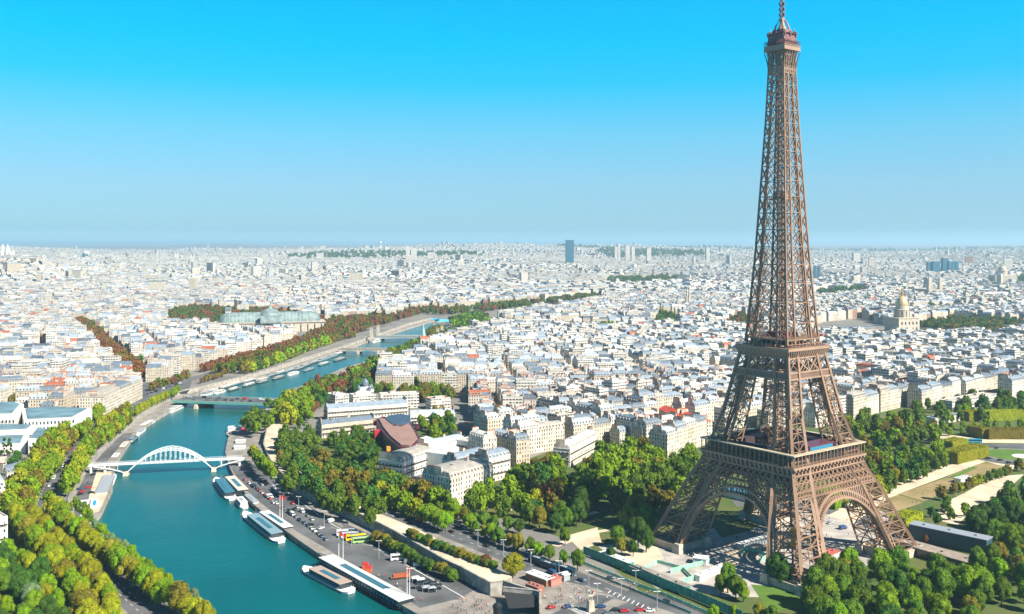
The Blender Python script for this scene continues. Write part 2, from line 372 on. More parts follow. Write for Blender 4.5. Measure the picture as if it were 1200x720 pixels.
M_LGREEN = mat('bright_lawn', (.075, .16, .015), .95, col2=(.11, .2, .025), vscale=.05)
patch('park_grass', [(545, 560), (600, 545), (640, 530), (740, 512), (830, 500), (985, 490), (1010, 478), (1300, 468), (1500, 560), (1500, 800), (870, 800), (690, 640), (560, 600)], M_LAWN)
patch('park_grass', [(-100, 560), (10, 560), (40, 620), (100, 680), (170, 760), (-150, 780)], M_LAWN)
patch('museum_garden', [(320, 520), (372, 500), (385, 512), (450, 520), (440, 560), (460, 575), (560, 590), (560, 610), (470, 602), (400, 585), (345, 560)], M_LAWN)
patch('garden_grass', [(478, 520), (485, 488), (530, 485), (540, 515)], M_LAWN)
# right bank roads
RQB = [(318, 520), (345, 545), (390, 575), (440, 594), (480, 606), (520, 618), (560, 634), (600, 650), (650, 671), (700, 692), (760, 718), (860, 770)]
ribbon('pavement', RQB, 34, M_PAVE, .045)
ribbon('riverside_road', RQB, 22, M_ASPH, .06)
dashes('road_markings', RQB, 0, .075); dashes('road_markings', RQB, 5.5, .075); dashes('road_markings', RQB, -5.5, .075)
patch('plaza_pavement', [(560, 672), (600, 668), (700, 690), (760, 718), (900, 790), (634, 790), (634, 700)], M_PAVE, .078)
patch('crossing_road', [(690, 720), (740, 690), (790, 702), (880, 745), (900, 790), (600, 790), (650, 735)], M_ASPH, .09)
patch('crossing_road', [(640, 722), (700, 697), (722, 700), (680, 722), (650, 745), (620, 745)], M_ASPH, .10)
for k in range(9):
    a = G(664 + k * 2.2, 712 + k * 1.3, .115); 
    ribbon('crossing_markings', [a, a + Vector((5, 2.2, 0))], .6, M_LINE, .115, world=True)
for k in range(12):
    a = G(716 + k * 5.5, 692 + k * 2.4, .115)
    ribbon('crossing_markings', [a, a + Vector((-1.8, -3.8, 0))], .55, M_LINE, .115, world=True)
patch('traffic_island', [(700, 710), (722, 702), (736, 706), (712, 716)], M_PAVE, .12)
patch('traffic_island', [(760, 730), (745, 716), (770, 712), (800, 722)], M_PAVE, .12)
# port asphalt
PORT = [(300, 500), (292, 520), (290, 545), (305, 568), (335, 592), (370, 618), (410, 640), (450, 664), (490, 688), (520, 706)]
ribbon('port_road', [G(x, y, QZ) for x, y in PORT[2:]], 26, M_ASPH, QZ + .05, world=True)
patch('coach_park', [G(x, y, QZ) for x, y in [(400, 612), (452, 634), (520, 668), (560, 690), (540, 700), (470, 672), (410, 640)]], M_ASPH, QZ + .07, world=True)
for k in range(10):
    a = G(402 + k * 13, 622 + k * 6.6, QZ); ribbon('parking_markings', [a, a + Vector((-9, 7, 0))], .22, M_LINE, QZ + .085, world=True)
ribbon('quay_kerb', [G(x - 4, y + 2, QZ) for x, y in PORT[3:]], .5, M_LINE, QZ + .09, off=14, world=True)
ribbon('port_road', [G(x, y, QZ) for x, y in [(104, 616), (96, 600), (97, 580), (109, 553), (128, 530), (150, 508)]], 9, M_ASPH, QZ + .05, world=True)
patch('port_sand', [G(x, y, QZ) for x, y in [(100, 603), (105, 580), (114, 550), (131, 550), (129, 572), (116, 600)]], M_SAND, QZ + .06, world=True)
# left bank road
LRD = [(215, 760), (180, 719), (153, 696), (126, 673), (97, 650), (66, 626), (48, 607), (43, 590), (55, 565), (72, 545), (95, 518), (120, 498), (150, 478), (180, 462), (205, 450), (240, 440), (300, 424), (360, 406), (410, 392), (450, 382)]
ribbon('pavement', LRD, 30, M_PAVE, .05); ribbon('riverside_road', LRD, 18, M_ASPH, .065); dashes('road_markings', LRD, 0, .08); dashes('road_markings', LRD, 4.4, .08)
patch('crossing_road', [(160, 470), (164, 452), (178, 446), (225, 444), (222, 458), (200, 462)], M_ASPH, .1)
# esplanade below the tower
M_ESP = mat('esplanade_paving', (.42, .39, .36), .9, var=.2, vscale=.12, bump=.2, bscale=1)
patch('esplanade_paving', [(700, 640), (760, 632), (820, 628), (870, 600), (960, 580), (1000, 580), (1070, 620), (1075, 645), (1000, 668), (960, 690), (900, 700), (850, 700), (800, 690), (770, 690)], M_ESP, .09)
ribbon('esplanade_road', [(1060, 632), (1000, 604), (960, 597), (900, 590), (860, 590)], 16, M_ASPH, .11)
ribbon('esplanade_road', [(860, 695), (850, 672), (860, 650), (900, 636), (960, 632)], 9, M_SAND, .115)
patch('lawn', [(830, 610), (880, 598), (900, 606), (880, 622), (845, 630)], M_LAWN, .13)
patch('lawn', [(880, 685), (930, 690), (960, 712), (900, 716)], M_LGREEN, .13)
patch('sand_yard', [(664, 628), (700, 618), (705, 636), (680, 645)], M_SAND, .12)
patch('sand_yard', [(722, 648), (770, 640), (778, 655), (745, 668)], M_SAND, .12)
ribbon('garden_path', [(650, 640), (690, 625), (720, 620), (760, 628)], 5, M_SAND, .13)
ribbon('garden_path', [(590, 600), (620, 590), (660, 610), (700, 600)], 5, M_SAND, .14)
# Champ de Mars
patch('park_path', [(970, 604), (1000, 590), (1033, 573), (1060, 557), (1093, 549), (1127, 542), (1151, 535), (1190, 545), (1187, 550), (1155, 541), (1120, 554), (1058, 577), (1030, 592), (1000, 614)], M_SAND, .12)
patch('park_path', [(1094, 608), (1105, 590), (1130, 578), (1165, 559), (1200, 556), (1178, 576), (1140, 597), (1122, 616)], M_SAND, .12)
patch('lawn', [(1109, 559), (1153, 542), (1187, 548), (1138, 563)], M_DRY, .13)
patch('lawn', [(1112, 559), (1140, 547), (1146, 548), (1120, 560)], M_LGREEN, .145)
patch('lawn', [(1053, 579), (1109, 560), (1138, 564), (1082, 588)], M_DRY, .13)
patch('lawn', [(1036, 586), (1052, 580), (1082, 589), (1049, 600)], M_DRY, .13)
ribbon('park_road', [(1090, 514), (1130, 522), (1180, 524), (1300, 520)], 22, M_ASPH, .12)
patch('park_path', [(1085, 512), (1100, 508), (1150, 515), (1300, 516), (1300, 521), (1150, 519)], M_SAND, .14)
c = G(1190, 534); m = MB()
for i in range(48):
    a0, a1 = i * math.pi / 24, (i + 1) * math.pi / 24
    m.face([(c.x + r_ * math.cos(a_), c.y + r_ * math.sin(a_), .16) for r_, a_ in ((26, a0), (40, a0), (40, a1), (26, a1))])
struct(m.build('roundabout_road', M_ASPH)); m = MB(); m.lathe((c.x, c.y, .1), [(26, 0), (26, .25), (24.5, .25), (24.5, .3)], 32); struct(m.build('roundabout_kerb', M_PAVE))
m = MB(); m.lathe((c.x, c.y, .42), [(23, 0), (23, .12)], 32); struct(m.build('roundabout_lawn', M_LGREEN))
m = MB(); m.lathe((c.x + 4, c.y - 6, .56), [(9, 0), (9, .1)], 24); struct(m.build('roundabout_gravel', M_LINE))

# ------------------------------------------------------------------ the iron tower
TX, TY, PHI = 151.4, 542.0, math.radians(-8)
trot = PHI + math.radians(-45)  # local +x+y corner etc.
WT = [(0, 52.5), (4, 51), (39, 36.3), (46, 32.6), (50, 31), (57, 28.8), (78, 22.6), (105, 17.3), (113, 15.6), (116, 14.2), (120, 13.7), (164, 10.4), (212, 7.8), (241, 6.3), (268, 5.3), (280, 5.2)]
PT = [(0, 22), (4, 21.5), (39, 15), (57, 12.5), (78, 9.8), (105, 8.3), (116, 6.7), (164, 5.3), (212, 4.3), (268, 3.3), (280, 3.2)]
wz_ = lambda z: tab(WT, z)
pz_ = lambda z: tab(PT, z)
tower = thing('iron_lattice_tower', 'tall brown wrought-iron lattice tower with four arched legs and two platforms', 'tower', (TX, TY, 0), trot)
def pil(sx, sy, i, j, z):     # pillar chord i,j in {0 outer,1 inner}
    w, p = wz_(z), pz_(z); return Vector((sx * (w - i * p), sy * (w - j * p), z))
def face_panels(m, a, b, zs, cw, bw, mid=False, xx=True, sub=False):
    """a,b : z -> point of the two chords"""
    for z0, z1 in zip(zs, zs[1:]):
        A0, A1, B0, B1 = a(z0), a(z1), b(z0), b(z1)
        m.strut(A0, B0, bw * 1.1, bw)
        m.strut(A0, B1, bw, bw * .7); m.strut(B0, A1, bw, bw * .7)
        if mid:
            c0 = (A0 + B0) / 2; c1 = (A1 + B1) / 2; cc = (c0 + c1) / 2
            m.strut((A0 + A1) / 2, (B0 + B1) / 2, bw * .7)
            m.strut(c0, c1, bw * .6)
    m.strut(a(zs[-1]), b(zs[-1]), bw * 1.1, bw)
Z_LOW = [4.5, 14, 23.5, 32.5, 41]
Z_MID = [57, 66.5, 75.5, 84, 92, 98]
Z_UP = [116]; h = 11.4
while Z_UP[-1] + h < 268: Z_UP.append(Z_UP[-1] + h); h = lerp(11.4, 6.4, (Z_UP[-1] - 116) / 150)
Z_UP += [268, 274, 278]
for sx in (1, -1):
    for sy in (1, -1):
        m = MB(); ch = {}
        for i in (0, 1):
            for j in (0, 1):
                zs = [4.2, 14, 23.5, 32.5, 39, 46, 50, 57]
                for z0, z1 in zip(zs, zs[1:]): m.strut(pil(sx, sy, i, j, z0), pil(sx, sy, i, j, z1), 1.7 if not (i and j) else 1.1)
        P = lambda i, j: (lambda z: pil(sx, sy, i, j, z))
        for (c1, c2) in (((0, 0), (1, 0)), ((0, 0), (0, 1)), ((1, 0), (1, 1)), ((0, 1), (1, 1))):
            face_panels(m, P(*c1), P(*c2), Z_LOW, 1, .56, mid=True)
        for z in Z_LOW: m.strut(pil(sx, sy, 0, 0, z), pil(sx, sy, 1, 1, z), .5); m.strut(pil(sx, sy, 1, 0, z), pil(sx, sy, 0, 1, z), .5)
        # lift rails inside the leg
        for k in (.38, .62):
            a = pil(sx, sy, 0, 0, 4).lerp(pil(sx, sy, 1, 1, 4), k); b = pil(sx, sy, 0, 0, 57).lerp(pil(sx, sy, 1, 1, 57), k); m.strut(a, b, .7, 1.0)
        m.build('leg', M_IRON, tower)
        # middle stage pillar
        m = MB()
        for i in (0, 1):
            for j in (0, 1):
                for z0, z1 in zip([57, 66.5, 78, 92, 105, 113], [66.5, 78, 92, 105, 113, 114]): m.strut(pil(sx, sy, i, j, z0), pil(sx, sy, i, j, z1), 1.45 if not (i and j) else .9)
        for (c1, c2) in (((0, 0), (1, 0)), ((0, 0), (0, 1)), ((1, 0), (1, 1)), ((0, 1), (1, 1))):
            face_panels(m, P(*c1), P(*c2), Z_MID, .8, .46, mid=True)
            face_panels(m, P(*c1), P(*c2), [101.5, 109, 113], .8, .45)
        for k in (.4, .6):
            a = pil(sx, sy, 0, 0, 57).lerp(pil(sx, sy, 1, 1, 57), k); b = pil(sx, sy, 0, 0, 113).lerp(pil(sx, sy, 1, 1, 113), k); m.strut(a, b, .6, .8)
        m.build('upper_pillar', M_IRON, tower)
        # shaft corner
        m = MB()
        for i in (0, 1):
            for j in (0, 1):
                if i and j: continue
                for z0, z1 in zip(Z_UP, Z_UP[1:]): m.strut(pil(sx, sy, i, j, z0), pil(sx, sy, i, j, z1), lerp(1.05, .62, (z0 - 116) / 150))
        for (c1, c2) in (((0, 0), (1, 0)), ((0, 0), (0, 1))):
            face_panels(m, P(*c1), P(*c2), Z_UP, .6, .46, mid=False)
        for (c1, c2) in (((1, 0), (1, 1)), ((0, 1), (1, 1))):
            face_panels(m, P(*c1), P(*c2), [z for z in Z_UP if z < 200][::1], .5, .34)
        m.build('shaft_corner', M_IRON, tower)
        # masonry plinth
        m = MB(); w, p = 52.6, 23
        for i in (0, 1):
            for j in (0, 1):
                q = pil(sx, sy, i, j, 2.5); m.box((q.x, q.y, 2.6), (5.2, 5.2, 5.2), 0, 0, taper=.72)
        cx, cy = sx * (w - p / 2), sy * (w - p / 2)
        for (dx, dy, lx, ly) in ((0, 1, 22, 1.6), (0, -1, 22, 1.6), (1, 0, 1.6, 22), (-1, 0, 1.6, 22)):
            m.box((cx + dx * 10.6, cy + dy * 10.6, 1.9), (lx, ly, 3.8)); m.box((cx + dx * 10.6, cy + dy * 10.6, 3.95), (lx + .5, ly + .6, .3))
        m.build('masonry_plinth', M_STONE, tower)
# arches, girders on the 4 faces. local face frame: face k: normal direction
def fp(k, u, z, out=0.0):
    w = wz_(z) + out
    v = [(u, -w), (w, u), (-u, w), (-w, -u)][k]; return Vector((v[0], v[1], z))
for k in range(4):
    m = MB(); N = 28; a0 = 29.3; z0 = 5; zt = 36.2
    inner, outer = [], []
    for i in range(N + 1):
        th = math.pi * i / N; c_, s_ = math.cos(th), math.sin(th)
        sgn = 1 if c_ >= 0 else -1
        zi = z0 + (zt - z0) * (s_ ** .92); ui = a0 * sgn * abs(c_) ** .92
        zo = z0 + (zt + 3.4 - z0) * (s_ ** .92); uo = (a0 + 2.4) * sgn * abs(c_) ** .92
        inner.append((ui, zi)); outer.append((uo, zo))
    for o in (-.1, -3.4):
        for i in range(N):
            m.strut(fp(k, *inner[i], o), fp(k, *inner[i + 1], o), 1.0, 1.2); m.strut(fp(k, *outer[i], o), fp(k, *outer[i + 1], o), 1.0, 1.0)
            m.strut(fp(k, *inner[i], o), fp(k, *outer[i], o), .5)
            if o > -1: 
                mi = ((inner[i][0] + inner[i + 1][0]) / 2, (inner[i][1] + inner[i + 1][1]) / 2); mo = ((outer[i][0] + outer[i + 1][0]) / 2, (outer[i][1] + outer[i + 1][1]) / 2)
                m.strut(fp(k, *mi, o), fp(k, *mo, o), .4)
    for i in range(N):   # soffit plates
        m.face([fp(k, *inner[i], -.1), fp(k, *inner[i + 1], -.1), fp(k, *inner[i + 1], -3.4), fp(k, *inner[i], -3.4)])
    m.build('arch', M_IRON2, tower)
    m = MB()
    zg = 39.9
    for i in range(1, N * 2):   # spandrel posts
        th = math.pi * i / (2 * N); c_, s_ = math.cos(th), math.sin(th); sgn = 1 if c_ >= 0 else -1
        zo = z0 + (zt + 3.4 - z0) * (s_ ** .92); uo = (a0 + 2.4) * sgn * abs(c_) ** .92
        lim = wz_(zo) - pz_(zo)
        if zo > 21 and zo < zg - .8:
            # leaning post, radial-ish
            du = uo * .16 * (zg - zo) / 10; m.strut(fp(k, uo, zo), fp(k, max(-24, min(24, uo + du)), zg), .55, .6)
    for z in (39.9, 43.0, 46.8, 50.6):
        w = wz_(z); m.strut(fp(k, -w, z), fp(k, w, z), .6 if z != 46.8 else .3, .6)
    w = 36
    # lower fine lattice 41.8-45.2, upper big diamonds 45.2-50.2
    for (za, zb, pt, bw) in ((39.9, 43.0, 2.6, .42), (43.0, 46.8, 3.8, .55), (46.8, 50.6, 3.8, .55)):
        wa = wz_(za); nn_ = int(2 * wa / pt); 
        for i in range(nn_):
            ua = lerp(-wz_(za), wz_(za), i / nn_); ub = lerp(-wz_(zb), wz_(zb), (i + 1) / nn_); uc = lerp(-wz_(za), wz_(za), (i + 1) / nn_); ud = lerp(-wz_(zb), wz_(zb), i / nn_)
            m.strut(fp(k, ua, za), fp(k, ub, zb), bw); m.strut(fp(k, uc, za), fp(k, ud, zb), bw)
            if zb > 90:
                zm = za
                q1 = fp(k, lerp(-wz_(zm), wz_(zm), i / nn_), zm); q2 = fp(k, lerp(-wz_(zm), wz_(zm), (i + 1) / nn_), zm); 
                m.strut(fp(k, lerp(ua, ud, .5), za), fp(k, lerp(ua, ud, .5), zb), .25)
    # inner second girder plane, gives depth
    for z in (41, 50): m.strut(fp(k, -30, z, -9), fp(k, 30, z, -9), .8)
    for i in range(12):
        m.strut(fp(k, -30 + 5 * i, 42, -9), fp(k, -25 + 5 * i, 50, -9), .5); m.strut(fp(k, -25 + 5 * i, 42, -9), fp(k, -30 + 5 * i, 50, -9), .5)
    m.build('girder', M_IRON, tower)
# first platform
fpf = link('first_platform', None, tower)
fl = []
m = MB()
def sqring(m, w0, w1, z0, z1, mm=0):   # square ring between half-widths w0<w1
    for k in range(4):
        a = k * math.pi / 2; ca, sa = math.cos(a), math.sin(a)
        c = ((w0 + w1) / 2 * ca, (w0 + w1) / 2 * sa, (z0 + z1) / 2)
        L = 2 * w1 if k % 2 == 0 else 2 * w0
        m.box(c, (w1 - w0, L, z1 - z0), a, mm)
sqring(m, 13, 31.2, 54.2, 55.2); 
sqring(m, 26.6, 27.0, 44, 54.2)  # inner wall added behind the lattice; its dark colour stands in for shade
m.build('deck', mat('shade_dark_iron', (.14, .10, .08), .8), fpf)
m = MB()
sqring(m, 29.4, 30.0, 50.8, 54.0); sqring(m, 29.6, 32.2, 54.0, 55.0); sqring(m, 29.8, 31.7, 50.3, 50.9)
for k in range(4):
    a = k * math.pi / 2; R_ = Matrix.Rotation(a, 3, 'Z')
    for i in range(21):
        u = -30.4 + 60.8 * i / 20
        q = R_ @ Vector((30.6, u, 0)); m.box((q.x, q.y, 52.4), (1.6, .8, 3.2), a); q = R_ @ Vector((31.1, u, 0)); m.box((q.x, q.y, 53.5), (2.0, 1.1, 1.0), a)
m.build('frieze', M_IRON2, fpf)
m = MB(); sqring(m, 29.2, 32.1, 60.9, 61.5); m.build('gallery_roof', mat('gallery_roof_paint', (.50, .42, .30), .7, var=.15, vscale=.2), fpf)
m = MB()
for k in range(4):
    a = k * math.pi / 2; R_ = Matrix.Rotation(a, 3, 'Z')
    for i in range(21):
        u = -31 + 62 * i / 20; q = R_ @ Vector((31.5, u, 0)); m.box((q.x, q.y, 58), (.35, .4, 6), a)
    q = R_ @ Vector((31.6, 0, 0)); m.box((q.x, q.y, 56.2), (.12, 62.4, .14), a); m.box((q.x, q.y, 55.7), (.1, 62.4, .1), a)
m.build('railing', M_IRON, fpf)
m = MB(); sqring(m, 28.3, 28.6, 55.2, 60.9); m.build('gallery_glazing', mat('gallery_glass', (.05, .045, .04), .15, .6), fpf)
# pavilions
M_DKB = mat('dark_brown_cladding', (.07, .045, .045), .5)
for k, (mat_w, mat_g) in enumerate(((M_DKB, M_DARK), (M_MAROON, M_BLUEG), (M_DKB, M_DARK), (M_DKB, M_DARK))):
    a = [(-math.pi / 2), 0, math.pi / 2, math.pi][k]; R_ = Matrix.Rotation(a, 3, 'Z')
    q = R_ @ Vector((21.5, 0, 0)); m = MB()
    m.box((q.x, q.y, 58.8), (8, 22, 7.4), a); m.box((q.x, q.y, 62.8), (9.5, 23.5, .4), a, taper=.96)
    if k != 1: m = MB(); m.box((q.x, q.y, 57.8), (8, 20, 5.4), a); 
    pv = m.build('pavilion', mat_w, fpf)
    m = MB(); q = R_ @ Vector((25.7, 0, 0)); m.box((q.x, q.y, 60.2), (.4, 20, 4.4), a); m.build('glass_front', mat_g, pv)
# second platform
sp = link('second_platform', None, tower); m = MB(); sqring(m, 7, 17.4, 113.2, 114.2); sqring(m, 5, 14.6, 118.2, 118.9); m.build('deck', M_IRON, sp)
m = MB()
for k in range(4):
    a = k * math.pi / 2; R_ = Matrix.Rotation(a, 3, 'Z')
    w0, w1 = 16.2, 17.9
    pts = [R_ @ Vector((x, y, z)) for x, y, z in ((w0, -w0, 109.2), (w0, w0, 109.2), (w1, w1, 113), (w1, -w1, 113))]
    m.face(pts)
    for i in range(19):
        t_ = i / 18; A = R_ @ Vector((w0 + .25, lerp(-w0, w0, t_), 109.2)); B = R_ @ Vector((w1 + .25, lerp(-w1, w1, t_), 113)); m.strut(A, B, .4, .5)
sqring(m, 16.6, 18.2, 113, 114.5)
m.build('cornice', M_IRON2, sp)
m = MB()
for w, z in ((17.9, 114.4), (14.4, 118.9)):
    for k in range(4):
        a = k * math.pi / 2; R_ = Matrix.Rotation(a, 3, 'Z'); q = R_ @ Vector((w, 0, 0))
        for dz in (.5, 1.2): m.box((q.x, q.y, z + dz), (.14, 2 * w, .14), a)
        for i in range(13): p_ = R_ @ Vector((w, -w + 2 * w * i / 12, 0)); m.box((p_.x, p_.y, z + .7), (.2, .2, 1.4 if z > 118 else 4.0 if 0 else 1.4), a)
for k in range(4):
    a = k * math.pi / 2; R_ = Matrix.Rotation(a, 3, 'Z')
    for i in range(9): p_ = R_ @ Vector((13.8, -13 + 26 * i / 8, 0)); m.box((p_.x, p_.y, 116.3), (.5, .5, 4), a)
m.build('railing', M_IRON, sp)
m = MB(); m.box((0, 0, 116.2), (17, 17, 4)); m.box((0, 0, 120.3), (12, 12, 3)); m.build('pavilion', M_MAROON, sp)
# plate band and X girder below the second platform
for k in range(4):
    m = MB()
    for z, t_ in ((98, .8), (101.4, .8), (109.0, .7)): m.strut(fp(k, -wz_(z), z), fp(k, wz_(z), z), t_)
    m.face([fp(k, -wz_(98), 98, -.2), fp(k, wz_(98), 98, -.2), fp(k, wz_(101.4), 101.4, -.2), fp(k, -wz_(101.4), 101.4, -.2)])
    for i in range(40): u0 = -wz_(98) + 2 * wz_(98) * i / 40; m.strut(fp(k, u0, 98.3), fp(k, u0, 101), .28)
    e = wz_(105) - pz_(105)
    for (ua, ub) in ((-e, 0), (0, e)):
        m.strut(fp(k, ua, 101.5), fp(k, ub, 109), .6); m.strut(fp(k, ub, 101.5), fp(k, ua, 109), .6); m.strut(fp(k, ub, 101.5), fp(k, ub, 109), .6)
        for q_ in (.33, .66): m.strut(fp(k, lerp(ua, ub, q_), 101.5), fp(k, ub, lerp(101.5, 109, 1 - q_)), .25)
    m.build('lattice_girder', M_IRON2, tower)
    # shaft centre ties
    m = MB()
    for z0, z1 in zip(Z_UP, Z_UP[1:]):
        e0, e1 = wz_(z0) - pz_(z0), wz_(z1) - pz_(z1); m.strut(fp(k, -e0, z0), fp(k, e0, z0), .45)
        m.strut(fp(k, -e0, z0), fp(k, e1, z1), .32); m.strut(fp(k, e0, z0), fp(k, -e1, z1), .32)
    m.build('shaft_bracing', M_IRON, tower)
# lift core and stairs in shaft
m = MB()
for x, y in ((1.9, 1.9), (-1.9, 1.9), (1.9, -1.9), (-1.9, -1.9), (0, 2.2), (0, -2.2)): m.strut((x, y, 116), (x, y, 277), .36)
z = 118
while z < 268: 
    for k in range(4):
        a = k * math.pi / 2; R_ = Matrix.Rotation(a, 3, 'Z'); m.strut(R_ @ Vector((1.9, -1.9, z)), R_ @ Vector((1.9, 1.9, z + 3.6)), .3)
    z += 4.4
m.box((0, 0, 196), (11, 11, .8)); m.box((0, 0, 198.5), (6, 6, 4)); 
m.build('lift_shaft', M_IRON, tower)
# third platform and top
tp = link('top_platform', None, tower, (0, 0, 4)); m = MB()
for k in range(4):
    a = k * math.pi / 2; R_ = Matrix.Rotation(a, 3, 'Z')
    for i in range(7):
        t_ = i / 6; pr_ = None
        for q_ in range(5):
            z = 262 + 12 * q_ / 4; w = 5.3 + 1.7 * (q_ / 4) ** 2.4; p_ = R_ @ Vector((w, lerp(-w, w, t_), z))
            if pr_: m.strut(pr_, p_, .42)
            pr_ = p_
    m.strut(R_ @ Vector((5.35, -5.3, 264.5)), R_ @ Vector((5.35, 5.3, 264.5)), .5)
m.build('flared_brackets', M_IRON, tp)
m = MB(); m.box((0, 0, 275.9), (14.0, 14.0, 2.2)); m.box((0, 0, 274.7), (14.5, 14.5, .4)); m.box((0, 0, 277.2), (14.6, 14.6, .4)); m.build('cabin', M_IRON2, tp)
m = MB(); m.box((0, 0, 279.8), (12.6, 12.6, .3)); m.box((0, 0, 282.6), (10.4, 10.4, .4)); m.box((0, 0, 281.2), (11.6, 11.6, 6.2), 0, 0, 0, .9); m.box((0, 0, 285.2), (9.6, 9.6, 3.0), 0, 0, 0, .72); m.box((0, 0, 284.3), (12.4, 12.4, .35))
for k in range(4):
    a = k * math.pi / 2; R_ = Matrix.Rotation(a, 3, 'Z')
    for i in range(12): p_ = R_ @ Vector((6.9, -6.9 + 13.8 * i / 11, 0)); m.box((p_.x, p_.y, 279), (.22, .22, 2.6), a)
    for i in range(3): p_ = R_ @ Vector((5.6, -5 + 5 * i, 0)); m.box((p_.x, p_.y, 284), (.9, .9, 2.4), a)
m.build('upper_cage', mat('top_red_brown', (.20, .095, .085), .6, var=.3, vscale=.4), tp)
m = MB()
for k in range(4):
    a = k * math.pi / 2 + math.pi / 4; m.tube([(4.8 * math.cos(a), 4.8 * math.sin(a), 284.5), (3.4 * math.cos(a), 3.4 * math.sin(a), 289), (1.2 * math.cos(a), 1.2 * math.sin(a), 293)], .55, 5)
    m.strut((6.6 * math.cos(a), 6.6 * math.sin(a), 282), (6.6 * math.cos(a), 6.6 * math.sin(a), 288), .25)
    m.strut((6.6 * math.cos(a) - 1, 6.6 * math.sin(a), 285.5), (6.6 * math.cos(a) + 1, 6.6 * math.sin(a), 285.5), .5)
m.lathe((0, 0, 286), [(3.6, 0), (2.6, 1.2), (1.5, 3.6), (1.1, 5.5), (1.5, 6), (1.5, 7.2), (.9, 7.8)], 8)
m.build('lantern', M_IRON2, tp)
m = MB(); m.tube([(0, 0, 293), (0, 0, 300), (0, 0, 304), (0, 0, 312), (0, 0, 324)], [1.3, 1.2, 1.0, .8, .4], 6)
for z in (295.5, 298.5, 301.5, 306):
    for a in range(4): b_ = a * math.pi / 2; m.box((1.5 * math.cos(b_), 1.5 * math.sin(b_), z), (.8, .8, 1.4), b_)
m.build('antenna_mast', mat('mast_grey', (.16, .15, .16), .5), tp)
m = MB(); q = pil(1, -1, .5, .5, 19); m.box((q.x, q.y, 19), (3.4, 3.4, 5)); m.box((q.x, q.y, 24.5), (3.4, 3.4, 3.5)); m.build('lift_cabin', mat('yellow_lift', (.75, .36, .03), .4), tower)
# ------------------------------------------------------------------ buildings
def inpoly(x, y, P):
    c = False; j = len(P) - 1
    for i in range(len(P)):
        if (P[i][1] > y) != (P[j][1] > y) and x < (P[j][0] - P[i][0]) * (y - P[i][1]) / (P[j][1] - P[i][1]) + P[i][0]: c = not c
        j = i
    return c
def rect(c, L, D, a):
    ca, sa = math.cos(a), math.sin(a)
    return [(c[0] + x * ca - y * sa, c[1] + x * sa + y * ca) for x, y in ((-L / 2, -D / 2), (L / 2, -D / 2), (L / 2, D / 2), (-L / 2, D / 2))]
def insetq(P, i1, i2):
    """P: 4 corners of a rectangle, inset i1 along the depth sides, i2 along the ends"""
    p = [Vector((q[0], q[1])) for q in P]; u = (p[1] - p[0]).normalized(); v = (p[3] - p[0]).normalized()
    return [p[0] + u * i2 + v * i1, p[1] - u * i2 + v * i1, p[2] - u * i2 - v * i1, p[3] + u * i2 - v * i1]
def ringf(mb, A, za, B, zb, m, r, uv=False):
    for i in range(4):
        j = (i + 1) % 4; L = math.hypot(A[j][0] - A[i][0], A[j][1] - A[i][1])
        mb.face([(A[i][0], A[i][1], za), (A[j][0], A[j][1], za), (B[j][0], B[j][1], zb), (B[i][0], B[i][1], zb)], m, [(0, za), (L, za), (L, zb), (0, zb)] if uv else None, r)
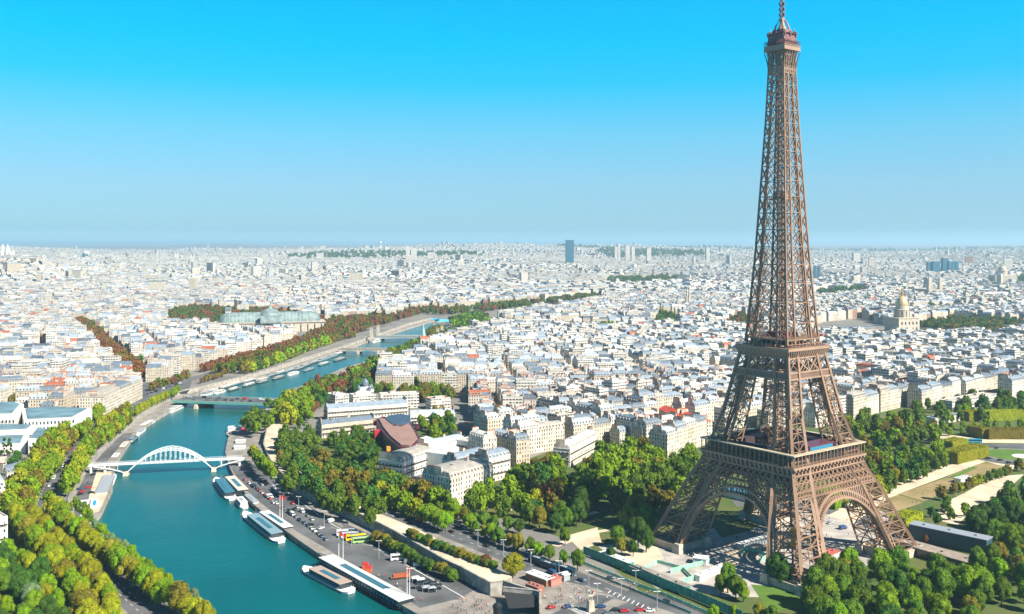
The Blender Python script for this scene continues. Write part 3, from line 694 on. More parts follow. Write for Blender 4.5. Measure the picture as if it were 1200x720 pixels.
# slots: 0 wall 1 roof 2 chimney 3 pots 4 dark glass
def bld(W_, RF, CH, P, z0, H, r, lod, style='m', rng=R):
    L = math.hypot(P[1][0] - P[0][0], P[1][1] - P[0][1]); D = math.hypot(P[3][0] - P[0][0], P[3][1] - P[0][1]); a = math.atan2(P[1][1] - P[0][1], P[1][0] - P[0][0])
    u = Vector((math.cos(a), math.sin(a))); v = Vector((-math.sin(a), math.cos(a))); c = Vector(((P[0][0] + P[2][0]) / 2, (P[0][1] + P[2][1]) / 2)); z1 = z0 + H
    W_.prism(P, z0 - 12 if lod > 2 else z0 - .5, z1, 0, 1, r, u0=rng.random() * 9)
    if style == 'f':
        q = insetq(P, .35, .35)
        if lod < 2:
            ringf(RF, P, z1, P, z1 + .9, 0, r); ringf(RF, q, z1 + .9, q, z1 + .1, 0, r); ringf(RF, P, z1 + .9, q, z1 + .9, 0, r)
            RF.face([(p[0], p[1], z1 + .12) for p in q], 1, None, r)
        for _ in range(2 if lod < 2 else 1):
            cc = c + u * rng.uniform(-L / 4, L / 4) + v * rng.uniform(-D / 5, D / 5)
            RF.box((cc.x, cc.y, z1 + 1.2), (rng.uniform(3, 7), rng.uniform(2.5, 5), 2.4), a, 0, r)
        for _ in range(3 if lod < 2 else 0):
            cc = c + u * rng.uniform(-L / 2.5, L / 2.5) + v * rng.uniform(-D / 3, D / 3); RF.box((cc.x, cc.y, z1 + .6), (1.4, 1.4, 1.2), a, 2, r)
        return z1
    if style == 'g':
        rid = z1 + D * .22; A, B = P, insetq(P, D / 2 - .1, 0)
        ringf(RF, A, z1, B, rid, 1, r); RF.face([(p[0], p[1], rid) for p in B], 1, None, r); top = rid
    else:
        i1, h1 = min(1.5, D / 6), 3.0; ov = insetq(P, -.35, -.35 if lod < 2 else 0)
        B = insetq(P, i1, .3); C = insetq(P, min(D / 2 - .5, i1 + D * .3), 1.2)
        if lod < 2: ringf(RF, ov, z1 - .35, ov, z1, 0, r); RF.face([(p[0], p[1], z1) for p in ov], 0, None, r)
        ringf(RF, P, z1, B, z1 + h1, 1, r)
        if lod < 3: ringf(RF, B, z1 + h1, C, z1 + h1 + 1.3, 1, r); RF.face([(p[0], p[1], z1 + h1 + 1.3) for p in C], 1, None, r); top = z1 + h1 + 1.3
        else: RF.face([(p[0], p[1], z1 + h1) for p in B], 1, None, r); top = z1 + h1
        if lod < 2:
            nd = max(2, int(L / 3.1))
            for side in (-1, 1):
                for k in range(nd):
                    cc = c + u * (-L / 2 + L * (k + .5) / nd) + v * side * (D / 2 - .95)
                    RF.box((cc.x, cc.y, z1 + 1.25), (1.35, 1.5, 2.1), a, 0, r)
                    cc2 = cc + v * side * .77; RF.box((cc2.x, cc2.y, z1 + 1.2), (.8, .06, 1.4), a, 4, r)
            nd = max(1, int(D / 3.6))
            for side in (-1, 1):
                for k in range(nd):
                    cc = c + v * (-D / 2 + D * (k + .5) / nd) + u * side * (L / 2 - .55)
                    RF.box((cc.x, cc.y, z1 + 1.25), (1.0, 1.25, 2.0), a, 0, r)
    if CH is not None:
        for side in (-1, 1):
            if rng.random() < (.12 if lod < 2 else .35): continue
            l_ = D * rng.uniform(.3, .75); cc = c + u * side * (L / 2 - .4) + v * rng.uniform(-D / 8, D / 8)
            zt = top + rng.uniform(.8, 2.2); zb = z1 - .5
            CH.box((cc.x, cc.y, (zt + zb) / 2), (.75, l_, zt - zb), a, 2, r)
            if lod < 2: CH.box((cc.x, cc.y, zt + .35), (.35, l_ * .85, .7), a, 3, r)
        if lod < 2 and rng.random() < .6:
            cc = c + u * rng.uniform(-L / 4, L / 4); CH.box((cc.x, cc.y, top + .5), (2.2, .8, 2.6), a, 2, r); CH.box((cc.x, cc.y, top + 2.1), (1.8, .4, .6), a, 3, r)
        if lod < 2 and rng.random() < .5:
            cc = c + u * rng.uniform(-L / 3, L / 3) + v * rng.uniform(-2, 2); CH.box((cc.x, cc.y, top + .1), (1.3, 1.8, .4), a, 4, r)
    return top
class Split:
    def __init__(s): s.l = []
    def box(s, c, d, rz=0.0, m=0, r=0.0, taper=1.0):
        if m != 3 or not s.l: s.l.append((MB(), 'skylight' if m == 4 else 'chimney'))
        s.l[-1][0].box(c, d, rz, m, r, taper)
BM = [M_WALL, M_ROOF, M_CHIM, M_POT, M_DARK]; BMM = [M_MOD, M_FLAT, M_CHIM, M_POT, M_DARK]
def gp(pts): return [tuple(G(x, y)[:2]) for x, y in pts]
EXC = [gp([(-200, 760), (-60, 640), (-30, 570), (-60, 500), (0, 478), (30, 500), (128, 492), (166, 472), (166, 452), (183, 450), (212, 441), (250, 428), (300, 414), (350, 403), (340, 395), (262, 395), (240, 384), (262, 374), (310, 366), (380, 378), (470, 373), (480, 366), (560, 362), (640, 354), (700, 347), (706, 355), (640, 366), (580, 376), (565, 386), (530, 398), (500, 409), (455, 429), (437, 444), (438, 458), (455, 462), (524, 462), (533, 478), (533, 530), (540, 552), (575, 560), (605, 558), (625, 545), (690, 528), (708, 523), (740, 522), (770, 536), (800, 540), (826, 520), (860, 510), (985, 502), (1000, 484), (1130, 474), (1200, 464), (1500, 445), (1900, 760)]),
       gp([(84, 377), (98, 377), (176, 443), (164, 452), (128, 425)]),
       gp([(196, 386), (200, 371), (262, 367), (262, 384)]),
       gp([(955, 399), (955, 380), (1005, 374), (1040, 384), (1100, 377), (1180, 379), (1200, 393), (1110, 402)]),
       gp([(528, 540), (530, 460), (541, 460), (556, 540)])]
PARKS = [gp([(702, 335), (716, 329), (800, 328), (790, 333), (740, 337)]), gp([(955, 344), (1010, 340), (1012, 346), (960, 352)]), gp([(1060, 385), (1120, 376), (1200, 380), (1190, 394)]),
         gp([(1160, 333), (1200, 326), (1300, 330), (1200, 338)]), gp([(560, 378), (640, 384), (690, 380), (660, 388), (560, 390)]), gp([(840, 386), (870, 372), (890, 378), (880, 394)]),
         gp([(765, 388), (775, 368), (795, 372), (790, 390)]), gp([(660, 390), (700, 384), (740, 386), (700, 392)]), gp([(1010, 366), (1080, 362), (1160, 362), (1120, 368)]), gp([(190, 372), (225, 362), (300, 366), (260, 372)])]
def blocked(P, margin=0):
    c = (sum(p[0] for p in P) / 4, sum(p[1] for p in P) / 4)
    for q in list(P) + [c]:
        for E_ in EXC + PARKS:
            if inpoly(q[0], q[1], E_): return True
    return False
SEEDS = [(-330, 1150, .10), (-330, 1700, .45), (-700, 2100, .2), (-100, 1500, .3), (-60, 1000, .06), (40, 1180, .10), (160, 950, .66), (330, 1000, .70), (520, 1200, .70), (150, 1500, .35), (500, 1700, .5), (800, 2000, .7), (0, 2200, .2), (-500, 2900, .5), (300, 2700, .1), (1100, 2800, .4), (900, 1400, .75), (-900, 3000, .0), (20, 780, .62)]
for _ in range(260):
    y = 3200 + 11500 * R.random() ** 1.2; SEEDS.append((R.uniform(-.6, .6) * y, y, R.uniform(0, 1.5)))
SA = np.array(SEEDS)
def seed_of(x, y): return int(np.argmin((SA[:, 0] - x) ** 2 + (SA[:, 1] - y) ** 2))
cands = []
for si, (sx_, sy_, sa_) in enumerate(SEEDS):
    rr = 1600 if sy_ > 3200 else 900
    if sy_ < 1300: BW, BD, ST, bl, dp = 74, 46, 9.5, 18, 12.5
    elif sy_ < 3200: BW, BD, ST, bl, dp = 72, 44, 9, 17, 12.5
    else: BW, BD, ST, bl, dp = 86, 60, 12, 27, 17
    ca, sa2 = math.cos(sa_), math.sin(sa_); n_ = int(rr / BD)
    for i in range(-n_, n_):
        for j in range(-n_, n_):
            ox, oy = i * (BW + ST), j * (BD + ST); cx, cy = sx_ + ox * ca - oy * sa2, sy_ + ox * sa2 + oy * ca
            if cy < 640 or abs(cx) > .62 * cy + 60 or (cx - sx_) ** 2 + (cy - sy_) ** 2 > rr * rr or seed_of(cx, cy) != si: continue
            def loc(x, y): return (cx + x * ca - y * sa2, cy + x * sa2 + y * ca)
            Hb = R.uniform(16.5, 21.5); far = cy > 3200
            if far and cy > 8000 and R.random() < .35: continue
            for side in (-1, 1):
                x = -BW / 2
                while x < BW / 2 - 6:
                    l_ = min(bl * R.uniform(.7, 1.3), BW / 2 - x)
                    if BW / 2 - x - l_ < 7: l_ = BW / 2 - x
                    cands.append((loc(x + l_ / 2, side * (BD - dp) / 2), l_ - .15, dp * (1 if not far else R.uniform(.9, 1.1)), sa_ + (math.pi if side > 0 else 0), Hb + R.uniform(-2.5, 2.5), far)); x += l_
            for side in (-1, 1):
                y = -(BD - 2 * dp) / 2; hh = (BD - 2 * dp)
                cands.append((loc(side * (BW - dp) / 2, 0), hh - .2, dp, sa_ + math.pi / 2, Hb + R.uniform(-2, 2), far))
            if R.random() < .75: cands.append((loc(R.uniform(-BW / 5, BW / 5), 0), R.uniform(10, 30), hh * .62, sa_, R.uniform(5, 15), far))
            if far and R.random() < .03: cands.append((loc(0, 0), R.uniform(25, 60), 16, sa_ + R.choice([0, 1.57]), R.uniform(32, 62), far))
HERO_FP = []
def hero_blocked(c):
    for P in HERO_FP:
        if inpoly(c[0], c[1], P): return True
    return False
# hand placed buildings near the camera --------------------------------------------------
M_HWALL = [mat('cream_render', (.68, .62, .52), var=.12, vscale=.15), mat('white_render', (.80, .78, .73), var=.08, vscale=.15), mat('sand_stone_render', (.55, .47, .37), var=.15, vscale=.15)]
wme = MB(); wme.box((0, 0, 0), (1.35, .22, 2.1), 0, 0); wme.box((0, -.13, 0), (1.0, .06, 1.75), 0, 1); wme.box((0, -.2, -1.1), (1.6, .3, .16), 0, 0)
WIN_ME = wme.data('window', [M_WHITE, M_DARK])
def hero(kind, A, B, depth, H, style, label, wi=0, windows=True, name='apartment_building', cat='building', r=.4, pitch=3.0, roofm=None, z=0.0, floors=None, group=None):
    a, b = G(*A), G(*B); d = b - a; L = d.length; u = d.normalized(); v = Vector((-u.y, u.x, 0))
    P = [(a.x, a.y), (b.x, b.y), (b.x + v.x * depth, b.y + v.y * depth), (a.x + v.x * depth, a.y + v.y * depth)]
    HERO_FP.append([(p[0], p[1]) for p in insetq(P, -4, -4)])
    if windows and ((L - 1) / pitch + (depth - 1) / pitch) * (floors or (H - 1.2) / 3.3) > 99: windows = False
    root = thing(name, label, cat, (0, 0, 0), 0, group); Wm, Rm, Cm = MB(), MB(), Split()
    bld(Wm, Rm, Cm, P, z, H, r, 1, style)
    mt = [M_HWALL[wi] if windows else (M_MOD if style == 'f' else M_WALL), roofm or (M_FLAT if style == 'f' else M_ROOF), M_CHIM, M_POT, M_DARK]
    # cornices
    for hh in (3.6, H - 3.2):
        for i in range(2): 
            p, q = (P[0], P[1]) if i == 0 else ((P[1], P[2]) if wi != 9 else (P[3], P[0])); ang = math.atan2(q[1] - p[1], q[0] - p[0]); 
            Wm.box(((p[0] + q[0]) / 2, (p[1] + q[1]) / 2, z + hh), (math.hypot(q[0] - p[0], q[1] - p[1]), .5, .25), ang, 0)
    w = Wm.build('wall', mt, root)
    if Rm.v: Rm.build('roof', mt, root)
    for mb, nm in Cm.l: mb.build(nm, mt, root)
    for i in range(4):
        p, q = Vector(P[i]), Vector(P[(i + 1) % 4]); e = (q - p); n_ = Vector((e.y, -e.x)).normalized()
        if n_.dot(-(p + q) / 2) <= 0 or not windows: continue
        for hh in (H * .3, H - 4.2):
            c = (p + q) / 2 + n_ * .45; bm_ = MB(); bm_.box((c.x, c.y, z + hh), (e.length - 1, .8, .15), math.atan2(e.y, e.x)); bm_.box((c.x + n_.x * .35, c.y + n_.y * .35, z + hh + .5), (e.length - 1, .08, .8), math.atan2(e.y, e.x), 1); bm_.build('balcony', [M_STONE, M_BLACK], root)
    if windows:
        ct = 0; cam2 = Vector((0, 0))
        for i in range(4):
            p, q = Vector(P[i]), Vector(P[(i + 1) % 4]); e = (q - p); n_ = Vector((e.y, -e.x)).normalized()
            if n_.dot(-(p + q) / 2) <= 0: continue
            Ls = e.length; nw = int((Ls - 1) / pitch); fl_ = floors or int((H - 1.2) / 3.3)
            for f in range(fl_):
                for k in range(nw):
                    if ct >= 98: break
                    s = (k + .5) / nw; c = p + e * s; o = link('window', WIN_ME, root, (c.x + n_.x * .02, c.y + n_.y * .02, z + 2.0 + f * (H - 1.2) / fl_), math.atan2(e.y, e.x)); ct += 1
    return root
hero(0, (528, 596), (578, 581), 26, 19.5, 'm', 'tall sand stone corner building with grey mansard among trees, nearest block below the curved museum', 2)
hero(0, (472, 563), (509, 550), 22, 13, 'm', 'pale block with long zinc mansard and many dormers beside the dark curved museum', 1)
hero(0, (536, 566), (572, 556), 15, 15, 'm', 'low cream building with two zinc mansards behind the tall sand stone corner building', 0, r=.03)
hero(0, (573, 566), (598, 560), 16, 17, 'm', 'narrow cream building right of the two zinc mansards and left of bright plane trees', 0, r=.05)
hero(0, (500, 545), (545, 535), 14, 13, 'm', 'slate roofed row with white dormers right of the white museum annexe roof', 1, r=.08)
hero(0, (548, 540), (590, 531), 15, 14, 'f', 'flat grey roofed office block behind the slate roofed row at the street mouth', 1)
hero(0, (377, 514), (440, 507), 14, 12, 'g', 'long sandstone ministry wing with pale ridge roof at the museum garden edge', 2, r=.3, floors=2)
hero(0, (384, 494), (478, 487), 16, 12, 'g', 'second long cream ministry wing behind the sandstone one, grey ridge roof', 0, r=.31, floors=2)
hero(0, (446, 480), (491, 478), 13, 15, 'f', 'plain white slab block with red brown roof edge behind the ministry wings', 1, windows=False, r=.45)
hero(0, (414, 478), (441, 476), 16, 12, 'f', 'white square block in front of the small onion domes', 1, windows=False, r=.45)
hero(0, (505, 481), (528, 479), 14, 11, 'f', 'small white block with rust coloured flat roof beside the dark side street', 1, windows=False, r=.5, roofm=mat('rust_roof', (.45, .2, .1), var=.2, vscale=.2))
hero(0, (481, 498), (533, 496), 13, 10, 'g', 'long low grey roofed building between the white slab and the museum garden trees', 1, r=.2, floors=2)
hero(0, (393, 474), (409, 472), 20, 9, 'f', 'small cream lodge with rust roof near the river trees', 0, windows=False, r=.2)
# left bank
palace = 'white colonnaded museum palace with blue grey flat roofs above the riverside trees'
root = thing('museum_palace', palace, 'museum', (0, 0, 0)); m = MB(); rf = MB(); gl = MB()
BLG = mat('blue_lead_roof', (.15, .25, .30), .6, var=.25, vscale=.06)
def blk(poly, z1, mb=m, rb=rf, par=1.0):
    P = [G(x, y, z1) for x, y in poly]; mb.prism([(p.x, p.y) for p in P], -.3, z1, 0, 0, uv=False)
    c = Vector((sum(p.x for p in P) / len(P), sum(p.y for p in P) / len(P))); Q = [((p.x - c.x) * .86 + c.x, (p.y - c.y) * .86 + c.y) for p in P]
    rb.prism(Q, z1 + .1, z1 + par, 0, 0, uv=False); HERO_FP.append([(p.x, p.y) for p in P])
blk([(28, 493), (88, 490), (108, 479), (60, 477), (25, 479)], 17)
blk([(-60, 487), (18, 486), (28, 474), (20, 471), (-60, 474)], 21)
blk([(-60, 508), (38, 503), (44, 498), (-60, 498)], 13)
blk([(33, 515), (52, 515), (60, 504), (44, 501)], 13)
blk([(-60, 523), (30, 520), (34, 510), (-60, 510)], 8)
m.build('wall', M_HWALL[1], root); rf.build('roof', BLG, root)
for (A, B, zc, nw) in (((28, 493), (88, 490), 9, 14), ((28, 493), (88, 490), 14, 14), ((-20, 487), (18, 486), 15, 9), ((-30, 508), (38, 503), 7, 14), ((33, 515), (52, 515), 6, 4)):
    zt_ = {9: 17, 14: 17, 15: 21, 7: 13, 6: 13}[zc]; a_, b_ = G(*A, zt_), G(*B, zt_); e = b_ - a_; an = math.atan2(e.y, e.x); nn = Vector((e.y, -e.x, 0)).normalized()
    for k in range(nw):
        p = a_ + e * ((k + .5) / nw) + nn * .05; o = link('window', WIN_ME, root, (p.x, p.y, zc), an); o.scale = (1.3, 1, 1.5)
for k in range(7):
    q = G(-8 + k * 4.2, 502); mm = MB(); mm.lathe((q.x, q.y, 0), [(.8, 0), (.7, 11), (.9, 11.4)], 8); mm.build('column', M_STONE, root)
hero(0, (8, 566), (40, 558), 12, 7, 'm', 'small white pavilion with grey mansard below the white palace', 1, windows=False, r=.3)
hero(0, (-30, 650), (9, 642), 26, 17, 'f', 'white apartment block at the lower left edge beside plane trees', 1, r=.4)
hero(0, (-45, 610), (6, 603), 34, 18, 'm', 'white roofed apartment block at the left edge behind the first one', 1, r=.35, windows=False)
hero(0, (-30, 558), (6, 555), 20, 8, 'f', 'low white building at the left edge in front of the cypress trees', 1, windows=False)
hero(0, (122, 489), (141, 479), 24, 20, 'm', 'white riverside apartment block nearest the palace, balconied, above plane trees', 1, r=.4)
hero(0, (142, 479), (155, 473), 26, 21, 'm', 'white riverside apartment block in the middle of the avenue row', 1, r=.3)
hero(0, (156, 472.5), (167, 467), 30, 21, 'm', 'white riverside apartment block with red awnings at the bridgehead square', 1, r=.2)
hero(0, (30, 480), (62, 479), 14, 18, 'm', 'white block with zinc dormers behind the palace, left of two', 1, r=.28, windows=False)
hero(0, (64, 482), (120, 481), 16, 18, 'm', 'long white block with blue zinc dormers behind the palace, right of two', 1, r=.29, windows=False)
hero(0, (-20, 474), (26, 472), 14, 24, 'm', 'tall cream block at the left edge behind the palace, with park trees beside it', 0, r=.3, windows=False)
# near rows left of and right of the tower
def front(A, B, n_, depth, H, lab, r0, start, grp):
    for k in range(n_):
        a_ = (lerp(A[0], B[0], k / n_), lerp(A[1], B[1], k / n_)); b_ = (lerp(A[0], B[0], (k + 1) / n_), lerp(A[1], B[1], (k + 1) / n_)); rr = random.Random(start * 7 + k + int(A[0]))
        hero(0, a_, b_, depth * rr.uniform(.85, 1.15), H + rr.uniform(-2, 1.8), 'm', lab % ordn(start + k), 0, r=r0 * .4 + .5 * rr.random(), windows=False, group=grp)
front((782, 537), (828, 521), 4, 16, 19.5, 'white stone apartment house with mansard just left of the tower, %s from left', .2, 0, 'stone houses left of the tower')
hero(0, (668, 548), (700, 530), 14, 14, 'm', 'cream building end with blue zinc roof rising from the trees left of the tower', 0, r=.1)
st_ = 0
for A, B, n_ in (((1000, 492), (1030, 484), 2), ((1032, 483.5), (1064, 475.5), 3), ((1080, 480), (1128, 469), 4), ((1132, 470), (1176, 459), 4), ((1186, 470), (1240, 458), 4)):
    front(A, B, n_, 17, 20.5, 'cream stone apartment house with mansard right of the tower, %s from left along the park', .2, st_, 'stone fronts along the park'); st_ += n_
hero(0, (1116, 484), (1168, 474), 14, 11, 'f', 'low cream town house in the park trees in front of the stone fronts', 0, windows=False)
# red roofed market halls
for i, (A, B) in enumerate((((771, 498), (791, 506)), ((795, 506), (817, 515)))):
    hero(0, A, B, 15, 15, 'g', ('upper left' if i == 0 else 'lower right') + ' of two bright red roofed halls left of the tower', 0, windows=False, r=.5, roofm=mat('red_tile_roof', (.62, .09, .05), .7, var=.15, vscale=.2), name='market_hall', cat='hall', group='red roofed halls')
# museum with curved roof
root = thing('curved_museum', 'long curved museum with brown roof terrace on a dark glazed body with coloured boxes', 'museum', (0, 0, 0))
M_BR = mat('brown_roof_terrace', (.32, .19, .16), .8, var=.1, vscale=.1); M_DR = mat('dark_red_cladding', (.10, .02, .03), .5, var=.4, vscale=.2)
def pp(pts, z): return [tuple(G(x, y, z)[:2]) for x, y in pts]
m = MB(); c_ = [(441, 492), (446, 503), (455, 514), (468, 524), (482, 525), (492, 513), (486, 502), (480, 494), (460, 490), (448, 488)]
fpz = pp(c_, 17); m.prism(fpz, 5, 17, 0, 0, uv=False, bottom=True); m.build('body', M_DR, root); HERO_FP.append(fpz)
m = MB(); m.prism(pp([(444, 490), (449, 500), (458, 511), (470, 521), (480, 522), (489, 513), (484, 503), (479, 496), (470, 500), (460, 498), (452, 491)], 18.4), 17.0, 18.4, 0, 0, uv=False); m.build('roof_terrace', M_BR, root)
m = MB(); m.prism(pp([(452, 491), (460, 497), (480, 494), (481, 487), (470, 485), (455, 487)], 19), 5, 19, 0, 0, uv=False); m.build('glass_pavilion', mat('slate_blue_roof', (.05, .09, .14), .6), root)
m = MB(); m.prism(pp([(476, 517), (500, 511), (538, 524), (524, 533), (500, 530), (484, 523)], 15), 3, 15, 0, 0, uv=False); m.build('annexe', mat('annexe_roof', (.62, .66, .62), .6, var=.15, vscale=.1), root)
m = MB(); m.prism(pp([(456, 528), (478, 524), (500, 533), (478, 540)], 12), 1, 12, 0, 0, uv=False); m.build('low_wing', M_DR, root)
for (x, y, s, cc) in ((442, 510, 5, M_RED), (440, 497, 3.4, M_RED), (455, 528, 3, mat('ochre_box', (.6, .3, .03), .6)), (489, 509, 3.2, M_DR), (463, 508, 2, M_DR)):
    q = G(x, y, 12); m = MB(); m.box((q.x, q.y, 13 if cc != M_DR else 18.5), (s, s * 1.2, s * 1.3), .3); m.build('coloured_box', cc, root)
for k in range(9):
    q = G(446 + k * 4, 508 + k * 2.2, 3); m = MB(); m.tube([(q.x, q.y, 0), (q.x, q.y, 6)], .5, 6); m.build('column', M_DR, root)
# orthodox church with domes
root = thing('domed_church', 'small white church with five silver onion domes behind the white square block', 'church', tuple(G(428, 470)))
m = MB(); m.box((0, 0, 6), (16, 16, 12)); m.box((0, 0, 13.5), (9, 9, 4)); m.build('wall', M_HWALL[1], root)
for x, y, s in ((0, 0, 1.5), (-6, -6, .8), (6, -6, .8), (6, 6, .8), (-6, 6, .8)):
    m = MB(); m.lathe((x, y, 12 if s < 1 else 14), [(1.6 * s, 0), (1.6 * s, 2.4 * s), (2.6 * s, 3.4 * s), (2.5 * s, 4.6 * s), (1.2 * s, 6.2 * s), (.25, 7.4 * s), (.1, 9.5 * s)], 10); m.build('onion_dome', mat('silver_dome', (.30, .38, .45), .3, .5, .6), root)
# ------------------------------------------------------------------ generic city
ranked = []
for c in cands:
    P = rect(c[0], c[1], c[2], c[3])
    if blocked(P) or hero_blocked(c[0]) or any(hero_blocked(p) for p in P): continue
    px, py = P2((c[0][0], c[0][1], 10))
    if px < -90 or px > 1310: continue
    ranked.append((c[0][1] + abs(c[0][0]) * .0, c, P, px, py))
ranked.sort(key=lambda t: t[0])
NIND = 262
COLN = [(.12, 'sand'), (.40, 'cream'), (.62, 'white'), (.80, 'tan'), (.93, 'pale grey'), (1.1, 'brick')]
def zone(px, Y):
    if px < 175: return 'left of the russet avenue'
    if px < 420: return 'between russet avenue and glass palace'
    if px < 620: return 'behind the curved museum'
    if px < 850: return 'left of the lattice tower'
    if px < 965: return 'behind the tower legs'
    return 'right of the lattice tower'
indiv = ranked[:NIND]; zg = {}
for t in indiv: zg.setdefault(zone(t[3], t[0]), []).append(t)
for zn, lst in zg.items():
    lst.sort(key=lambda t: t[0]); rows = [lst[i:i + 10] for i in range(0, len(lst), 10)]
    for ri, row in enumerate(rows):
        row.sort(key=lambda t: t[3])
        for k, (_, c, P, px, py) in enumerate(row):
            r = R.random() * (.9 if px > 240 else .78) + .01; fl_ = R.random() < .13 and c[4] > 14; H = c[4] + (R.uniform(2, 9) if fl_ else 0); cn = [n_ for t_, n_ in COLN if r < t_][0]
            root = thing('apartment_building', '%s %s, %s from left, %s row, %s' % (cn, 'flat roofed block' if fl_ else 'mansard block', ordn(k), ordn(ri), zn), 'building', (c[0][0], c[0][1], 0), 0, 'city blocks ' + zn)
            Wm, Rm, Cm = MB(), MB(), Split(); bld(Wm, Rm, Cm, P, 0, H, r, 1, 'f' if fl_ else 'm'); off = (c[0][0], c[0][1])
            for nm, mb in [('wall', Wm), ('roof', Rm)] + [(b_, a_) for a_, b_ in Cm.l]:
                if mb.v:
                    mb.v = [(x - off[0], y - off[1], z) for x, y, z in mb.v]; mb.build(nm, BMM if fl_ else BM, root)
mid = MB(); midf = MB(); farm = MB(); farf = MB()
for (_, c, P, px, py) in ranked[NIND:]:
    y = c[0][1]; r = R.random() * .98 + .01; zb = terrain(c[0][0], y) if y > 3400 else 0
    lod = 1 if y < 1150 else 2 if y < 3200 else 3; fl_ = R.random() < (.14 if not c[5] else .3); H = c[4] + (R.uniform(2, 10) if fl_ else 0)
    if y > 4500: H *= R.uniform(.8, 1.35)
    t_ = (midf if fl_ else mid) if y < 3200 else (farf if fl_ else farm)
    bld(t_, t_, t_ if lod < 3 or R.random() < .3 else None, P, zb, H, r, lod, 'f' if fl_ else 'm')
for mb, nm, mt in ((mid, 'city_blocks', BM), (midf, 'modern_city_blocks', BMM), (farm, 'distant_city', BM), (farf, 'distant_modern_blocks', BMM)):
    o = mb.build(nm, mt); o['kind'] = 'stuff'
print('BUILDINGS', len(ranked), len(mid.f), len(farm.f), ranked[NIND][0])
# ------------------------------------------------------------------ landmarks
def tw(name, label, px, pyb, wpx, pyt, mt, cat='tower', D=None, d_=None, r=.5):
    """high-rise by ground pixel"""
    Y = D; x = (px - 600) / FPX * Y; zb = terrain(x, Y); zt = CAM_H - (pyt - HY) * Y / FPX; w = wpx / FPX * Y
    m = MB(); m.prism(rect((x, Y), w, d_ or w * .6, .15), zb - 5, zt, 0, 1, r, uv=True); m.prism(rect((x, Y), w * .5, (d_ or w * .6) * .5, .15), zt, zt + 4, 1, 1, r)
    m.v = [(a - x, b - Y, c) for a, b, c in m.v]; o = m.build(name, [mt, M_FLAT]); o.location = (x, Y, 0); tag(o, label, cat); return o
tw('tower_block', 'dark slab tower alone on the horizon left of the tower', 667.5, 0, 9, 281.5, M_TEALG, D=6300)
for i, (x, w, t_) in enumerate(((98, 3.4, 297), (102, 2.6, 298))): tw('tower_block', ['left', 'right'][i] + ' of two thin dark towers on the far left horizon', x, 0, w, t_, M_TEALG, D=7500)
for i, (x, w, t_) in enumerate(((1089, 6, 307), (1096, 9, 306.5), (1107, 7, 302.5), (1114, 8, 306.5), (1121, 4, 306.5))): tw('tower_block', '%s from left of the teal glass towers right of the lattice tower' % ORD[i], x, 0, w, t_, M_TEALG, D=5200)
for i, (x, w, t_) in enumerate(((735, 5, 287.5), (741.5, 4, 289.5), (760, 5, 291), (829, 4, 290.5), (192, 5, 296.5), (184, 4, 301), (173, 5, 303), (181, 3.5, 300), (236, 6, 300), (311, 7, 299), (478, 5, 288.5), (485, 7, 291), (1028, 6, 304), (1013, 4, 312), (725, 3, 286), (722, 4, 289), (1003, 8, 297))):
    tw('tower_block', 'white residential tower near the horizon, %s of the scattered pale towers from the left' % ordn(sorted([735, 741.5, 760, 829, 192, 184, 173, 181, 236, 311, 478, 485, 1028, 1013, 725, 722, 1003]).index(x)), x, 0, w, t_, M_MOD, D=7200, r=.5, d_=30)
for i, (x, w, t_) in enumerate(((955, 3.2, 311.5), (959.5, 3.2, 311.5))): tw('tower_block', ['left', 'right'][i] + ' of two dark blocks just right of the lattice tower', x, 0, w, t_, M_TEALG, D=4300)
o = None
Y = 9000; x = (446 - 600) / FPX * Y; zb = terrain(x, Y); m = MB(); m.lathe((0, 0, zb - 10), [(4, 0), (4, CAM_H + 25 - zb), (12, CAM_H + 32 - zb), (14, CAM_H + 42 - zb), (10, CAM_H + 46 - zb)], 12); o = m.build('water_tower', M_HWALL[1]); o.location = (x, Y, 0); tag(o, 'thin pale water tower with wide head on the horizon hill', 'water tower')
# basilica on its hill
Y = 4350; root = thing('hilltop_basilica', 'white domed basilica on the hill at the left edge of the horizon', 'church', ((8 - 600) / FPX * Y, Y, terrain((8 - 600) / FPX * Y, Y)))
m = MB(); m.box((0, 0, 10), (60, 40, 26)); m.build('wall', M_HWALL[1], root)
for x, y, s in ((4, 0, 1.0), (-16, -12, .5), (22, -12, .5), (22, 12, .5)):
    m = MB(); m.lathe((x, y, 18), [(9 * s, 0), (9 * s, 12), (8.5 * s, 20 * s + 4), (6 * s, 32 * s + 4), (2.5 * s, 42 * s + 4), (1, 50 * s + 4)], 12); m.build('dome', M_HWALL[1], root)
m = MB(); m.box((-22, 8, 34), (9, 9, 54)); m.box((-22, 8, 66), (7, 7, 10), 0, 0, 0, .1); m.build('bell_tower', M_HWALL[1], root)
# glass vaulted palace
gc = G(317, 389); root = thing('glass_vaulted_palace', 'huge pale palace with blue glass barrel roof and central dome behind white blocks', 'palace', (gc.x, gc.y, 0), .28)
HERO = 1
m = MB(); m.box((0, 20, 9), (210, 60, 18)); m.box((0, 20, 18.6), (214, 64, 1.2)); m.build('wall', M_STONE, root)
def vault(m, x0, x1, y0, y1, zb, hgt, n=12, mm=0, ends=True):
    R_ = []
    for i in range(n + 1):
        th = math.pi * i / n; R_.append(((y0 + y1) / 2 - (y1 - y0) / 2 * math.cos(th), zb + hgt * math.sin(th)))
    for (ya, za), (yb, zb_) in zip(R_, R_[1:]): m.face([(x0, ya, za), (x1, ya, za), (x1, yb, zb_), (x0, yb, zb_)], mm)
    if ends:
        for x in (x0, x1): m.face([(x, a, b) for a, b in (R_ if x == x1 else R_[::-1])], mm)
m = MB(); vault(m, -78, 78, 0, 42, 19, 19)
